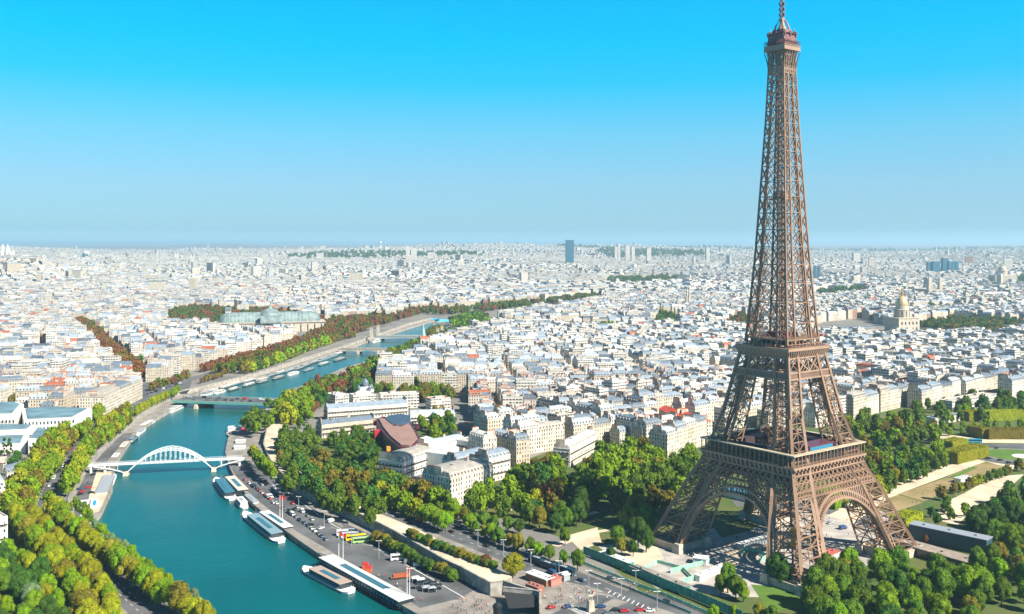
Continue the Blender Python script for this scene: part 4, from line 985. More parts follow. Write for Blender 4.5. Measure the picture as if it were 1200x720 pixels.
for s in (-1, 1): m.lathe((s * 78, 21, 19), [(21 * math.cos(i * math.pi / 16), 19 * math.sin(i * math.pi / 16)) for i in range(8)], 24)
m.build('glass_vault', M_GLASSR, root)
m = MB(); m.lathe((0, 20, 19), [(26, 0), (25, 9), (21, 17), (13, 23), (5, 26), (1, 32), (.6, 38)], 24); m.build('glass_dome', M_GLASSR, root)
m = MB()
for i in range(24):
    x = -78 + 156 * i / 23; pr_ = None
    for k in range(9):
        th = math.pi * k / 8; p_ = (x, 21 - 21.2 * math.cos(th), 19 + 19.2 * math.sin(th))
        if pr_: m.strut(pr_, p_, .8)
        pr_ = p_
m.build('roof_rib', mat('pale_green_iron', (.35, .5, .5), .5), root)
m = MB(); vault(m, -20, 20, -30, 5, 19, 14); m.build('glass_transept', M_GLASSR, root)
for i in range(16):
    m = MB(); m.box((-100 + 200 * i / 15, -11.5, 8.5), (2, 2.6, 15)); m.build('column', M_STONE, root)
# golden dome
g_ = G(1057, 389.5); root = thing('golden_domed_church', 'tall church with gilded ribbed dome and lantern right of the lattice tower', 'church', (g_.x, g_.y, 0), .35); root.scale = (.9, .9, .87)
m = MB(); m.box((0, 0, 16), (56, 44, 32)); m.box((0, 0, 33), (58, 46, 1.5)); m.lathe((0, 0, 32), [(17, 0), (17, 2), (15, 3), (15, 18), (16, 19), (14, 20), (13.2, 28)], 24); m.build('wall', M_STONE, root)
for i in range(12):
    a = i * math.pi / 6; m = MB(); m.box((15.6 * math.cos(a), 15.6 * math.sin(a), 42), (1.8, 2.2, 14), a); m.build('buttress', M_STONE, root)
for i in range(5):
    for zz in (9, 22): m = MB(); m.box((-20 + 10 * i, -22.2, zz), (3.2, .5, 6)); m.build('window', M_DARK, root)
m = MB(); m.lathe((0, 0, 60), [(13, 0), (13.2, 4), (12, 10), (9, 16), (5, 20), (3, 21.5)], 24); m.build('gilded_dome', mat('gilded_lead', (.62, .46, .22), .45, .5, .3, var=.25, vscale=.25), root)
m = MB(); m.lathe((0, 0, 81), [(3.2, 0), (3, 6), (3.6, 6.5), (2, 8), (1.2, 14), (.3, 19)], 10); m.build('lantern', M_GOLD, root)
for i, (x, y, w) in enumerate(((985, 399, 54), (1022, 396, 44))):
    q = G(x - 15, y); m = MB(); P = rect((q.x, q.y + 18), w * 1.7, 22, .3)
    root = thing('barracks_wing', '%s long grey roofed wing left of the golden dome' % ('nearer' if i == 0 else 'farther'), 'building'); Wm, Rm = MB(), MB(); bld(Wm, Rm, None, P, 0, 15, .012, 1, 'm'); Wm.build('wall', BM, root); Rm.build('roof', BM, root)
# twin tower church, pantheon-like dome
for i, (x, y, Y, hh) in enumerate(((1086, 0, 3060, 68), (1100.5, 0, 3060, 68))):
    pass
Y = 3060; root = thing('twin_towered_church', 'pale church with two square towers near the horizon behind the golden dome', 'church', ((1093 - 600) / FPX * Y, Y, 0), .2)
m = MB(); m.box((0, 30, 16), (44, 90, 32)); m.build('wall', M_STONE, root)
for s in (-1, 1):
    m = MB(); m.box((s * 19, -10, 24), (11, 11, 48)); m.box((s * 19, -10, 56), (9, 9, 18)); m.box((s * 19, -10, 67), (7, 7, 5), 0, 0, 0, .6); m.build('bell_tower', M_STONE, root)
Y = 4000; root = thing('domed_temple', 'great grey dome with lantern on the far right skyline', 'church', ((1175 - 600) / FPX * Y, Y, terrain((1175 - 600) / FPX * Y, Y) + 22))
m = MB(); m.box((0, 0, 12), (90, 60, 24)); m.lathe((0, 0, 22), [(20, 0), (20, 3), (17, 4), (17, 20), (19, 21), (16, 22)], 20); m.build('wall', M_STONE, root)
m = MB(); m.lathe((0, 0, 44), [(16, 0), (15, 7), (10, 14), (4, 18), (4, 24), (1, 28), (.4, 33)], 16); m.build('dome', M_STONE, root)
# basilica with two spires, green spire church
g_ = G(808, 366); root = thing('spired_church', 'grey church with twin spires left of the lattice tower, among rooftops', 'church', (g_.x, g_.y, 0), .2)
m = MB(); m.box((40, 8, 10), (80, 22, 20)); m.build('wall', M_STONE, root); m = MB(); m.box((40, 8, 22), (80, 18, 6), 0, 0, 0, .3); m.build('roof', M_GREY, root)
for s in (-1, 1): m = MB(); m.box((0, 8 + s * 8, 20), (7, 7, 40)); m.lathe((0, 8 + s * 8, 40), [(4, 0), (.3, 26)], 6); m.build('spire', M_STONE, root)
g_ = G(496, 413); root = thing('spired_church', 'church with slim pale green spire beside the river trees', 'church', (g_.x, g_.y, 0))
m = MB(); m.box((10, 6, 8), (34, 12, 16)); m.build('wall', M_STONE, root); m = MB(); m.box((0, 0, 13), (7, 7, 26)); m.build('bell_tower', M_STONE, root); m = MB(); m.lathe((0, 0, 26), [(4, 0), (.3, 20)], 8); m.build('spire', M_COPPER, root)
# long palace wings near the far gardens
M_PALF = facade('palace_facade', [(0, (.62, .52, .40)), (1, (.70, .62, .5))], 4.5, 6.5, .4, .5)
k = 0
for (x0, y0, x1, y1) in ((363, 366.5, 388, 365.5), (401, 365.5, 437, 362.5), (441, 361.5, 478, 358.5), (482, 358, 507, 356), (510, 355.5, 546, 353.5), (549, 353, 560, 352.5), (563, 352.5, 594, 350), (612, 351, 662, 346), (672, 345, 702, 342), (640, 341, 668, 340)):
    a_, b_ = G(x0, y0), G(x1, y1); d = b_ - a_; L = d.length; u = d.normalized(); v = Vector((-u.y, u.x, 0)); P = [(a_.x, a_.y), (b_.x, b_.y), (b_.x + v.x * 22, b_.y + v.y * 22), (a_.x + v.x * 22, a_.y + v.y * 22)]
    root = thing('palace_wing', 'long sandy palace wing with grey roof behind the far gardens, %s from the left' % ORD[k], 'palace', group='sandy palace wings'); Wm, Rm = MB(), MB(); bld(Wm, Rm, None, P, 0, 21 if k < 7 else 24, .1 + .05 * k, 2, 'm'); mt = [M_PALF] + BM[1:]; Wm.build('wall', mt, root); Rm.build('roof', mt, root); k += 1
for i, (x, y) in enumerate(((634, 345), (695, 345.5), (703, 344))):
    q = G(x, y); root = thing('corner_pavilion', 'tall slate roofed palace pavilion, %s of three at the far garden end' % ORD[i], 'pavilion'); Wm, Rm = MB(), MB(); bld(Wm, Rm, None, rect((q.x, q.y + 10), 26, 26, .1), 0, 30, .63, 2, 'm'); Wm.build('wall', BM, root); Rm.build('roof', BM, root)
for i, (x, y, w, hh) in enumerate(((1094, 352, 20, 18), (1165, 353, 30, 24), (770, 362, 34, 20), (835, 392, 36, 20), (742, 392, 40, 18), (620, 388, 60, 19), (700, 395, 50, 20))):
    q = G(x, y); P = rect((q.x, q.y), w / FPX * q.y, 24, .15); root = thing('institute_building', 'long sandy institute with flat grey roof among distant rooftops, %s of such from the left' % ORD[sorted([1094, 1165, 770, 835, 742, 620, 700]).index(x)], 'building'); Wm, Rm = MB(), MB(); bld(Wm, Rm, None, P, 0, hh, .1, 2, 'm'); Wm.build('wall', [M_PALF] + BM[1:], root); Rm.build('roof', BM, root)
for i, (x, y, w, hh) in enumerate(((1003, 428, 32, 17), (1060, 424, 0, 0))):
    if w: hero(0, (x - w / 2, y), (x + w / 2, y - 1), 20, hh, 'f', 'pale green copper roofed building right of the tower second platform', 1, windows=False, roofm=M_COPPER)
q = G(616, 374); root = thing('obelisk', 'slim stone obelisk in the distant riverside square', 'obelisk', (q.x * 0 + G(454, 372).x, G(454, 372).y, 0)); m = MB(); m.box((0, 0, 14), (3.4, 3.4, 26), 0, 0, 0, .6); m.box((0, 0, 28), (2, 2, 2), 0, 0, 0, .05); m.build('shaft', M_STONE, root); m = MB(); m.box((0, 0, .8), (6, 6, 1.6)); m.build('base', M_STONE, root)
# ------------------------------------------------------------------ bridges
def deckline(A, B, za, zb): a = G(*A, za); b = G(*B, zb); return a, b
M_BW = mat('bridge_white_paint', (.72, .76, .76), .45, var=.06)
a = G(104, 545, 2.0); b = G(284, 536.5, 2.0); d = b - a; L = d.length; ang = math.atan2(d.y, d.x)
root = thing('arched_footbridge', 'white steel arched footbridge over the river with diamond braced deck', 'bridge', (a.x, a.y, 0), ang)
p1 = (147 - 104) / 180 * L; p2 = (250 - 104) / 180 * L
m = MB(); m.box((L / 2, 0, 1.6), (L, 6.5, .7)); m.build('deck', M_BW, root)
m = MB()
for s in (-3.3, 3.3):
    m.box((L / 2, s, 3.0), (L, .1, .12)); m.box((L / 2, s, 2.5), (L, .06, .08))
    for i in range(60): m.box((L * i / 59, s, 2.5), (.1, .1, 1.1))
m.build('railing', M_BW, root)
xa, xb = p1, p2; mid_ = (xa + xb) / 2; hw = (xb - xa) / 2
def az(x): return -5.5 + 16.8 * (1 - ((x - mid_) / hw) ** 2) ** 1 if abs(x - mid_) <= hw else -5.5
for s in (-3.7, 3.7):
    m = MB(); N = 36
    for i in range(N):
        x0, x1 = xa + 2 * hw * i / N, xa + 2 * hw * (i + 1) / N; m.strut((x0, s, az(x0)), (x1, s, az(x1)), .5, .65); 
        m.strut((x0, s, az(x0) + 1.7 * (1 - abs((x0 - mid_) / hw))), (x1, s, az(x1) + 1.7 * (1 - abs((x1 - mid_) / hw))), .45, .5); m.strut((x0, s, az(x0)), (x1, s, az(x1) + 1.7 * (1 - abs((x1 - mid_) / hw))), .25)
        if az(x0) > 2.4 and i % 2 == 0: m.strut((x0, s, 2), (x0, s, az(x0)), .38)
    for xs, dr in ((xa, -1), (xb, 1)):
        e = xs + dr * 23; pr_ = None
        for q_ in range(9): 
            t_ = q_ / 8; p_ = (lerp(xs, e, t_), s, -5.5 + 6.6 * (t_ ** .62));
            if pr_: m.strut(pr_, p_, .6, .7)
            if pr_ and q_ % 2 == 0: m.strut(p_, (p_[0], s, 1.4), .3)
            pr_ = p_
    m.build('arch_rib', M_BW, root)
m = MB()
for i in range(8, 29, 2): x0 = xa + 2 * hw * i / N; m.strut((x0, -3.7, az(x0) + .8), (x0, 3.7, az(x0) + .8), .3)
m.build('cross_bracing', M_BW, root)
for xs in (xa, xb): m = MB(); m.box((xs, 0, -6.3), (4.2, 11, 3.4), 0, 0, 0, .8); m.build('pier', M_STONE, root)
for xs in (2, 12, L - 16, L - 2): m = MB(); m.box((xs, 0, -1.2), (1.4, 6, 6)); m.build('abutment_pillar', M_BW, root)
def road_bridge(name, label, A, B, wd, z, mt, npier, rib=1.6, arch=False, lampn=0, pierpos=None, z2=None):
    a = G(*A, z); b = G(*B, z); d = b - a; L = d.length; ang = math.atan2(d.y, d.x); root = thing(name, label, 'bridge', (a.x, a.y, 0), ang)
    m = MB(); m.box((L / 2, 0, z - .4), (L, wd, .8)); m.build('deck', M_ASPH, root)
    m = MB()
    for s in (-1, 1): m.box((L / 2, s * (wd / 2 - 1.6), z + .1), (L, 3.2, .24))
    m.build('pavement', M_PAVE, root)
    xs = pierpos or [(i + 1) / (npier + 1) for i in range(npier)]
    for s in (-1, 1):
        m = MB(); y = s * wd / 2
        if arch:
            ends = [0] + xs + [1]
            for e0, e1 in zip(ends, ends[1:]):
                N = 12
                for i in range(N):
                    t0, t1 = i / N, (i + 1) / N; zz = lambda t: WZ + (z - 1.4 - WZ) * (1 - (2 * t - 1) ** 2) ** .5
                    x0, x1 = lerp(e0, e1, t0) * L, lerp(e0, e1, t1) * L
                    m.face([(x0, y, zz(t0)), (x1, y, zz(t1)), (x1, y, z), (x0, y, z)][::int(-s) if s > 0 else 1]); 
                    if s < 0: m.face([(x0, -y, zz(t0)), (x1, -y, zz(t1)), (x1, y, zz(t1)), (x0, y, zz(t0))])
        else: m.box((L / 2, y, z - rib / 2), (L, .5, rib))
        m.build('side_arch' if arch else 'girder', mt, root)
        m = MB(); m.box((L / 2, y, z + 1.0), (L, .15, .2)); m.box((L / 2, y, z + .55), (L, .08, .9 if arch else .1)); 
        for i in range(int(L / 3)): m.box((i * 3, y, z + .5), (.2, .2, 1))
        m.build('railing', mt, root)
    for x in xs: m = MB(); m.box((x * L, 0, (WZ - 1 + z - .8) / 2), (4, wd + 4, z - .8 - WZ + 1), 0, 0, 0, .85); m.build('pier', M_STONE, root)
    for i in range(lampn):
        for s in (-1, 1): m = MB(); x = L * (i + .5) / lampn; m.tube([(x, s * (wd / 2 - .6), z), (x, s * (wd / 2 - .6), z + 6)], .12, 5); m.lathe((x, s * (wd / 2 - .6), z + 6), [(.15, 0), (.35, .4), (.1, .8)], 6); m.build('lamp', M_BLACK, root)
    return root, L
M_BGREEN = mat('bridge_green_girder', (.12, .40, .34), .5)
road_bridge('road_bridge', 'flat green girder road bridge carrying cars over the river', (212, 467), (338, 471), 36, 0.6, M_BGREEN, 1, 2.0, lampn=5, pierpos=[.22])
road_bridge('stone_bridge', 'low pale stone bridge with three arches before the gilded columns', (398, 409), (468, 409.5), 20, 0, M_STONE, 2, arch=True)
root, L = road_bridge('ornate_bridge', 'wide single arch bridge with gilded columns at its ends', (430, 394.5), (514, 394.5), 34, 0, mat('grey_white_iron', (.55, .6, .6), .5), 0, arch=True)
for i, (x, y) in enumerate(((435, 397), (443, 393.5), (513, 397.5), (518, 394))):
    q = G(x, y); m = MB(); o = thing('gilded_column', '%s bridge column topped by a gilded winged horse' % ('near left', 'far left', 'near right', 'far right')[i], 'column', (q.x, q.y, 0), 0, 'bridge columns')
    m.box((0, 0, 9), (5, 5, 18)); m.box((0, 0, 1.5), (8, 8, 3)); m.box((0, 0, 18.4), (6, 6, .8)); m.build('shaft', M_STONE, o); m = MB(); m.tube([(-2, 0, 20.5), (0, 0, 21), (1.8, 0, 22), (2.6, 0, 24)], [1, 1.2, 1, .6], 6); m.strut((-1.5, 0, 18.8), (-1.5, 0, 20.6), .6); m.strut((1.2, 0, 18.8), (1.2, 0, 21), .6); m.strut((0, 0, 21), (-1.6, 0, 24), .3, 2); m.build('winged_horse', M_GOLD, o)
road_bridge('stone_bridge', 'farthest stone bridge across the river before the distant gardens', (508, 378.5), (552, 378.5), 24, 0, M_STONE, 3, arch=True)
# ------------------------------------------------------------------ trees
def leafmat(name, c1, c2, hue=.03):
    m = bpy.data.materials.new(name); m.use_nodes = True; n = m.node_tree; b = n.nodes['Principled BSDF']
    t = n.nodes.new('ShaderNodeNewGeometry'); z = n.nodes.new('ShaderNodeTexNoise'); z.inputs['Scale'].default_value = .22; z.inputs['Detail'].default_value = 3
    n.links.new(t.outputs['Position'], z.inputs['Vector'])
    oi = n.nodes.new('ShaderNodeObjectInfo'); 
    isl = t.outputs['Random Per Island']
    f = mathn(n, 'ADD', mathn(n, 'MULTIPLY', z.outputs['Fac'], .55), mathn(n, 'MULTIPLY', isl, .35))
    c = ramp(n, f, [(.2, c1), (.75, c2)])
    hs = n.nodes.new('ShaderNodeHueSaturation'); n.links.new(c, hs.inputs['Color'])
    n.links.new(mathn(n, 'ADD', .5 - hue / 2, mathn(n, 'MULTIPLY', oi.outputs['Random'], hue)), hs.inputs['Hue'])
    n.links.new(mathn(n, 'ADD', .78, mathn(n, 'MULTIPLY', oi.outputs['Random'], .45)), hs.inputs['Value'])
    n.links.new(hs.outputs[0], b.inputs['Base Color']); b.inputs['Roughness'].default_value = .75; b.inputs['Specular IOR Level'].default_value = .15
    tr = n.nodes.new('ShaderNodeBsdfTranslucent'); n.links.new(hs.outputs[0], tr.inputs[0]); ms = n.nodes.new('ShaderNodeMixShader'); ms.inputs[0].default_value = .25
    out = [x for x in n.nodes if x.type == 'OUTPUT_MATERIAL'][0]
    n.links.new(b.outputs[0], ms.inputs[1]); n.links.new(tr.outputs[0], ms.inputs[2]); n.links.new(ms.outputs[0], out.inputs[0]); return m
LEAF = {'bright': leafmat('bright_green_leaves', (0.108, 0.207, 0.004), (0.222, 0.340, 0.009)), 'yellow': leafmat('yellow_green_leaves', (0.186, 0.222, 0.004), (0.344, 0.333, 0.011)),
        'olive': leafmat('olive_leaves', (0.137, 0.140, 0.011), (0.272, 0.222, 0.022)), 'dark': leafmat('dark_green_leaves', (0.029, 0.086, 0.011), (0.078, 0.148, 0.017)),
        'mid': leafmat('mid_green_leaves', (0.060, 0.136, 0.007), (0.143, 0.222, 0.017)), 'rust': leafmat('russet_leaves', (0.129, 0.047, 0.019), (0.244, 0.096, 0.033)), 'silver': leafmat('silver_green_leaves', (0.101, 0.177, 0.077), (0.200, 0.267, 0.121))}
M_TRUNK = mat('bark', (.10, .075, .055), .9, var=.3, vscale=.5)
def crown_mesh(seed, ncl, nleaf, ls, col=False, squash=.62, cl=.34, core=True, conic=False):
    """crown of unit radius 1, centre at origin"""
    g = np.random.default_rng(seed)
    th = g.uniform(0, 2 * np.pi, ncl); cz = g.uniform(-.75, 1, ncl); rr = np.sqrt(np.clip(1 - cz ** 2, 0, 1)) * g.uniform(.35, .8, ncl)
    if conic: rr = (1 - cz) * .36 + .05
    C = np.stack([rr * np.cos(th), rr * np.sin(th), cz * squash], 1); CR = g.uniform(.7, 1.25, ncl) * cl * (.6 if conic else 1)
    k = g.integers(0, ncl, nleaf); d = g.normal(size=(nleaf, 3)); d[:, 2] += .25; d /= np.linalg.norm(d, axis=1)[:, None]
    P = C[k] + d * (CR[k] * g.uniform(.8, 1.16, nleaf))[:, None]
    # throw away leaves buried in other clumps
    dist = np.min(np.linalg.norm(P[:, None, :] - C[None], axis=2) / CR[None] + np.where(np.arange(ncl)[None] == k[:, None], 9, 0), axis=1)
    P = P[dist > .8]; d = d[dist > .8]; n = len(P)
    nn = d * 1.0 + g.normal(size=(n, 3)) * .65 + np.array([0, 0, .25]); nn /= np.linalg.norm(nn, axis=1)[:, None]
    t = np.cross(nn, g.normal(size=(n, 3))); t /= np.linalg.norm(t, axis=1)[:, None]; b = np.cross(nn, t); s = (ls * g.uniform(.6, 1.3, n))[:, None]
    q = np.stack([P - t * s - b * s * .7, P + t * s - b * s * .5, P + t * s * .8 + b * s * .8, P - t * s * .7 + b * s], 1).reshape(-1, 3)
    vs = [tuple(x) for x in q]; fs = [(4 * i, 4 * i + 1, 4 * i + 2, 4 * i + 3) for i in range(n)]
    if core:
        import bmesh
        for c, r in zip(C, CR):
            bm = bmesh.new(); bmesh.ops.create_icosphere(bm, subdivisions=1 if nleaf < 700 else 2, radius=r * .86); n0 = len(vs)
            for v in bm.verts:
                f = 1 + .12 * math.sin(v.co.x * 21 + seed) * math.cos(v.co.z * 17 + c[0] * 9); vs.append((v.co.x * f + c[0], v.co.y * f + c[1], v.co.z * f + c[2]))
            for f in bm.faces: fs.append(tuple(n0 + v.index for v in f.verts))
            bm.free()
    me = bpy.data.meshes.new('crown'); me.from_pydata(vs, [], fs); me.materials.append(LEAF['mid']); me.update(); return me
CR_N = [crown_mesh(10 + i, 34, 7000, .04, cl=.33) for i in range(7)]
CR_M = [crown_mesh(40 + i, 18, 900, .085) for i in range(6)]
CR_C = [crown_mesh(60 + i, 20, 1500, .06, conic=True, squash=1.5) for i in range(2)]
def trunk_mesh(seed, forks):
    g = random.Random(seed); m = MB(); m.tube([(0, 0, 0), (.02, 0, .2), (.0, .02, .42)], [.035, .028, .024], 6)
    for k in range(forks):
        a = k * 2 * math.pi / forks + g.random(); m.tube([(0, .02, .36), (.08 * math.cos(a), .08 * math.sin(a), .5), (.2 * math.cos(a), .2 * math.sin(a), .7)], [.02, .014, .006], 5)
    return m.data('trunk', M_TRUNK)
TRK = [trunk_mesh(i, 4) for i in range(3)]
KL = {'bright': 'bright green', 'yellow': 'yellow green', 'olive': 'olive brown', 'dark': 'dark green', 'mid': 'mid green', 'rust': 'russet', 'silver': 'silvery green'}
TREES = []   # world x, y, z0, height, kind, where, depth
def T(px, py, h, kind, where, z0=0.0, wf=1.0):
    p = G(px, py, z0 + h * .62); TREES.append((p.x, p.y, z0, h, kind, where, wf))
def row(pts, sp, h, kinds, where, z0=0.0, jit=.8, wf=1.0):
    P = [G(x, y, z0 + h * .62) for x, y in pts]; carry = 0
    for a, b in zip(P, P[1:]):
        d = b - a; L = d.length; s = carry
        while s < L:
            p = a + d * (s / L); hh = h * R.uniform(.85, 1.15); TREES.append((p.x + R.uniform(-jit, jit), p.y + R.uniform(-jit, jit), z0, hh, R.choice(kinds), where, wf)); s += sp * R.uniform(.9, 1.1)
        carry = s - L
def fill(poly, sp, h, kinds, where, z0=0.0, holes=()):
    P = [G(x, y, z0 + h * .62) for x, y in poly]; Q = [(p.x, p.y) for p in P]; x0, x1 = min(q[0] for q in Q), max(q[0] for q in Q); y0, y1 = min(q[1] for q in Q), max(q[1] for q in Q)
    pts = []; n = int((x1 - x0) * (y1 - y0) / sp ** 2 * 6)
    for _ in range(n):
        x, y = R.uniform(x0, x1), R.uniform(y0, y1)
        if not inpoly(x, y, Q) or any(inpoly(x, y, [tuple(G(a, b)[:2]) for a, b in H_]) for H_ in holes): continue
        if any((x - a) ** 2 + (y - b) ** 2 < sp * sp * .8 for a, b in pts): continue
        pts.append((x, y)); hh = h * R.uniform(.7, 1.2); TREES.append((x, y, z0, hh, R.choice(kinds), where, 1.0))
BY = ['yellow', 'yellow', 'bright', 'bright', 'olive']
row([(58, 588), (76, 607), (108, 634), (139, 658), (180, 686), (214, 706), (245, 727)], 8.5, 12.5, BY, 'in the avenue row nearest the left river bank')
row([(88, 592), (104, 608), (128, 630), (162, 656), (200, 683), (232, 704)], 10.5, 7.5, ['bright', 'mid', 'bright', 'silver'], 'in the low fringe along the left river edge', -2)
row([(12, 575), (12, 596), (28, 618), (48, 640), (68, 662), (84, 684), (98, 706), (108, 730)], 9, 13.5, BY, 'in the avenue row left of the riverside road')
row([(30, 582), (34, 598), (54, 618), (74, 638), (96, 660), (115, 682), (127, 704), (136, 730)], 8.5, 12.5, ['yellow', 'olive', 'bright', 'olive', 'yellow'], 'in the second avenue row left of the riverside road')
fill([(-10, 640), (22, 642), (48, 672), (68, 700), (80, 730), (-10, 730)], 9.5, 12, ['dark', 'bright', 'mid', 'yellow', 'dark', 'bright'], 'in the garden at the bottom left corner')
T(37, 700, 13, 'silver', 'in the garden at the bottom left corner')
row([(22, 560), (36, 545), (50, 528), (62, 513), (78, 501), (95, 495), (117, 480)], 9.5, 15, ['yellow', 'bright', 'bright', 'olive'], 'between the white palace and the riverside road')
row([(34, 572), (48, 556), (62, 540), (72, 520), (90, 508), (104, 496)], 10, 13.5, ['yellow', 'bright', 'olive', 'bright'], 'in the second row beside the white palace')
row([(80, 566), (86, 552), (98, 530), (106, 519), (122, 508), (136, 499), (150, 487)], 8.5, 13.5, ['bright', 'bright', 'yellow', 'olive'], 'between the riverside road and the moored barges')
T(151, 487, 15, 'mid', 'between the riverside road and the moored barges')
row([(116, 500), (126, 492), (138, 484), (150, 478)], 10, 11, ['olive', 'yellow'], 'in the short avenue row above the barges')
row([(159, 482), (172, 474), (190, 465), (208, 457)], 7.5, 8.5, ['yellow', 'bright', 'yellow'], 'in the clipped row before the green girder bridge')
row([(10, 468), (24, 472)], 8, 11, ['olive'], 'beside the tall cream block at the left edge'); T(50, 455, 11, 'olive', 'behind the palace dormers'); T(68, 455, 11, 'yellow', 'behind the palace dormers'); T(34, 456, 14, 'olive', 'behind the palace dormers')
row([(18, 536), (10, 550)], 9, 8, ['dark', 'mid'], 'beside the small white pavilion')
# right bank, river side
W_ = 'in the clump right of the girder bridge'
fill([(286, 495), (298, 485), (312, 482), (320, 486), (316, 494), (300, 500)], 8.5, 12, ['mid', 'mid', 'bright'], W_)
T(314, 472, 10, 'mid', W_)
fill([(326, 482), (334, 466), (352, 462), (368, 468), (362, 482), (342, 488)], 11, 18, ['bright', 'bright', 'mid', 'yellow'], W_)
fill([(354, 459), (364, 449), (382, 446), (400, 443), (408, 448), (400, 458), (380, 463)], 9.5, 13, ['mid', 'mid', 'bright', 'rust'], W_)
fill([(410, 460), (418, 448), (430, 443), (437, 449), (428, 460)], 9.5, 14, ['dark', 'mid', 'olive'], W_)
T(380, 465, 14, 'dark', W_); T(374, 470, 12, 'dark', W_)
row([(353, 487), (362, 481), (372, 474)], 6, 7, ['rust'], 'in the short russet hedge row near the ministry wings')
for x, y, h, k in ((352, 495, 10, 'mid'), (362, 505, 11, 'mid'), (367, 515, 9, 'dark')): T(x, y, h, k, 'left of the sandstone ministry wing')
row([(296, 532), (302, 540), (308, 548), (316, 555), (325, 560)], 7.5, 10, ['bright', 'bright', 'yellow'], 'on the quay right of the footbridge landing', -3)
row([(334, 567), (342, 577)], 9, 9, ['bright', 'mid'], 'at the edge of the coach road', -3)
fill([(334, 502), (352, 500), (372, 522), (388, 540), (440, 552), (470, 560), (462, 578), (420, 582), (385, 575), (352, 560), (326, 530)], 10.5, 13.5, ['mid', 'dark', 'mid', 'olive', 'mid'], 'in the big dark grove beside the sandy promenade', 2)
fill([(388, 510), (420, 502), (440, 506), (446, 528), (436, 548), (415, 540), (398, 528)], 8, 9.5, ['mid', 'dark', 'mid'], 'in the garden left of the curved museum')
row([(386, 546), (396, 542), (402, 550)], 8, 8, ['mid', 'rust'], 'in the garden left of the curved museum')
fill([(492, 492), (498, 482), (522, 483), (532, 500), (532, 514), (510, 510)], 8.5, 11, ['mid', 'dark', 'olive', 'bright'], 'in the courtyard garden behind the curved museum')
row([(436, 456), (450, 453), (462, 455)], 7, 10, ['bright', 'olive', 'mid'], 'behind the white slab block'); fill([(470, 452), (485, 444), (520, 446), (530, 462), (500, 466), (472, 464)], 8.5, 11.5, ['bright', 'olive', 'mid', 'mid'], 'behind the white slab block')
row([(450, 563), (470, 568), (490, 576), (512, 584), (532, 596)], 8, 14, ['bright', 'bright', 'mid', 'olive'], 'in the plane row between promenade and road')
row([(378, 582), (396, 588), (412, 592), (430, 590), (448, 594)], 8.5, 11, ['mid', 'mid', 'bright'], 'along the inner edge of the sandy promenade', 1)
row([(446, 576), (465, 585), (484, 594), (505, 604), (525, 612)], 8.5, 12, ['bright', 'bright', 'yellow'], 'along the wide riverside road below the promenade grove')
T(434, 606, 10, 'mid', 'alone on the sandy promenade', 2.5)
row([(440, 628), (468, 643), (490, 655), (512, 666), (533, 675)], 4.3, 6.2, ['mid', 'dark', 'mid', 'olive'], 'at the foot of the promenade wall', -4, wf=1.35)
row([(478, 624), (500, 633), (520, 641), (540, 649), (560, 655), (580, 662)], 4.8, 5.2, ['mid', 'dark', 'olive', 'mid'], 'atop the promenade', 1.2, wf=1.4)
T(570, 656, 6, 'rust', 'atop the promenade by the lone tree', 1.2, 1.3)
T(601, 662, 11, 'yellow', 'standing alone behind the kiosks', 0, 1.25)
# left of the tower
fill([(598, 552), (640, 536), (668, 548), (664, 572), (625, 600), (600, 596)], 10.5, 13, ['mid', 'bright', 'olive', 'dark'], 'between the sand corner block and tower grove')
for x, y, h, k in ((561, 582, 18, 'bright'), (575, 576, 17, 'bright'), (598, 574, 19, 'bright'), (606, 562, 15, 'bright'), (587, 590, 14, 'mid'), (553, 590, 13, 'mid')): T(x, y, h, k, 'in the bright plane group right of the sand stone corner building')
for x, y, h, k in ((634, 580, 14, 'rust'), (645, 574, 13, 'rust'), (628, 585, 13, 'yellow'), (620, 602, 14, 'mid'), (632, 606, 12, 'olive'), (647, 590, 13, 'olive'), (656, 598, 12, 'mid'), (664, 606, 11, 'mid'), (680, 590, 19, 'dark'), (676, 600, 15, 'dark'), (652, 612, 11, 'dark'), (640, 556, 13, 'dark'), (650, 560, 14, 'bright'), (655, 548, 12, 'mid')): T(x, y, h, k, 'in the autumn coloured group left of the tower')
fill([(672, 560), (690, 540), (722, 526), (755, 524), (778, 545), (770, 560), (740, 572), (700, 576)], 11, 18, ['bright', 'bright', 'mid', 'bright', 'olive'], 'in the tall bright grove left of the tower')
fill([(780, 560), (790, 540), (812, 532), (822, 545), (806, 566), (785, 575)], 10, 15, ['mid', 'dark', 'mid', 'bright'], 'in the dark green group touching the left tower leg')
fill([(700, 584), (760, 572), (790, 578), (770, 590), (730, 590)], 11, 12, ['mid', 'dark', 'olive'], 'in the shaded trees behind the left tower leg')
for x, y, h, k in ((745, 596, 16, 'olive'), (736, 604, 14, 'olive'), (758, 608, 15, 'mid'), (748, 622, 15, 'dark'), (757, 632, 12, 'dark'), (724, 628, 11, 'mid'), (728, 640, 8, 'olive'), (716, 648, 7, 'dark'), (742, 642, 8, 'dark')): T(x, y, h, k, 'at the foot of the left tower leg')
row([(556, 606), (575, 612), (595, 614), (614, 618)], 8, 8, ['mid', 'mid', 'dark'], 'in the small street trees above the riverside road')
row([(538, 600), (560, 618), (585, 628), (605, 636), (628, 642), (648, 648), (668, 653)], 8, 8.5, ['mid', 'mid', 'bright', 'olive'], 'in the street tree row beside the wide riverside road')
T(677, 655, 10, 'mid', 'at the end of the street tree row'); T(662, 628, 9, 'mid', 'standing in the sandy garden')
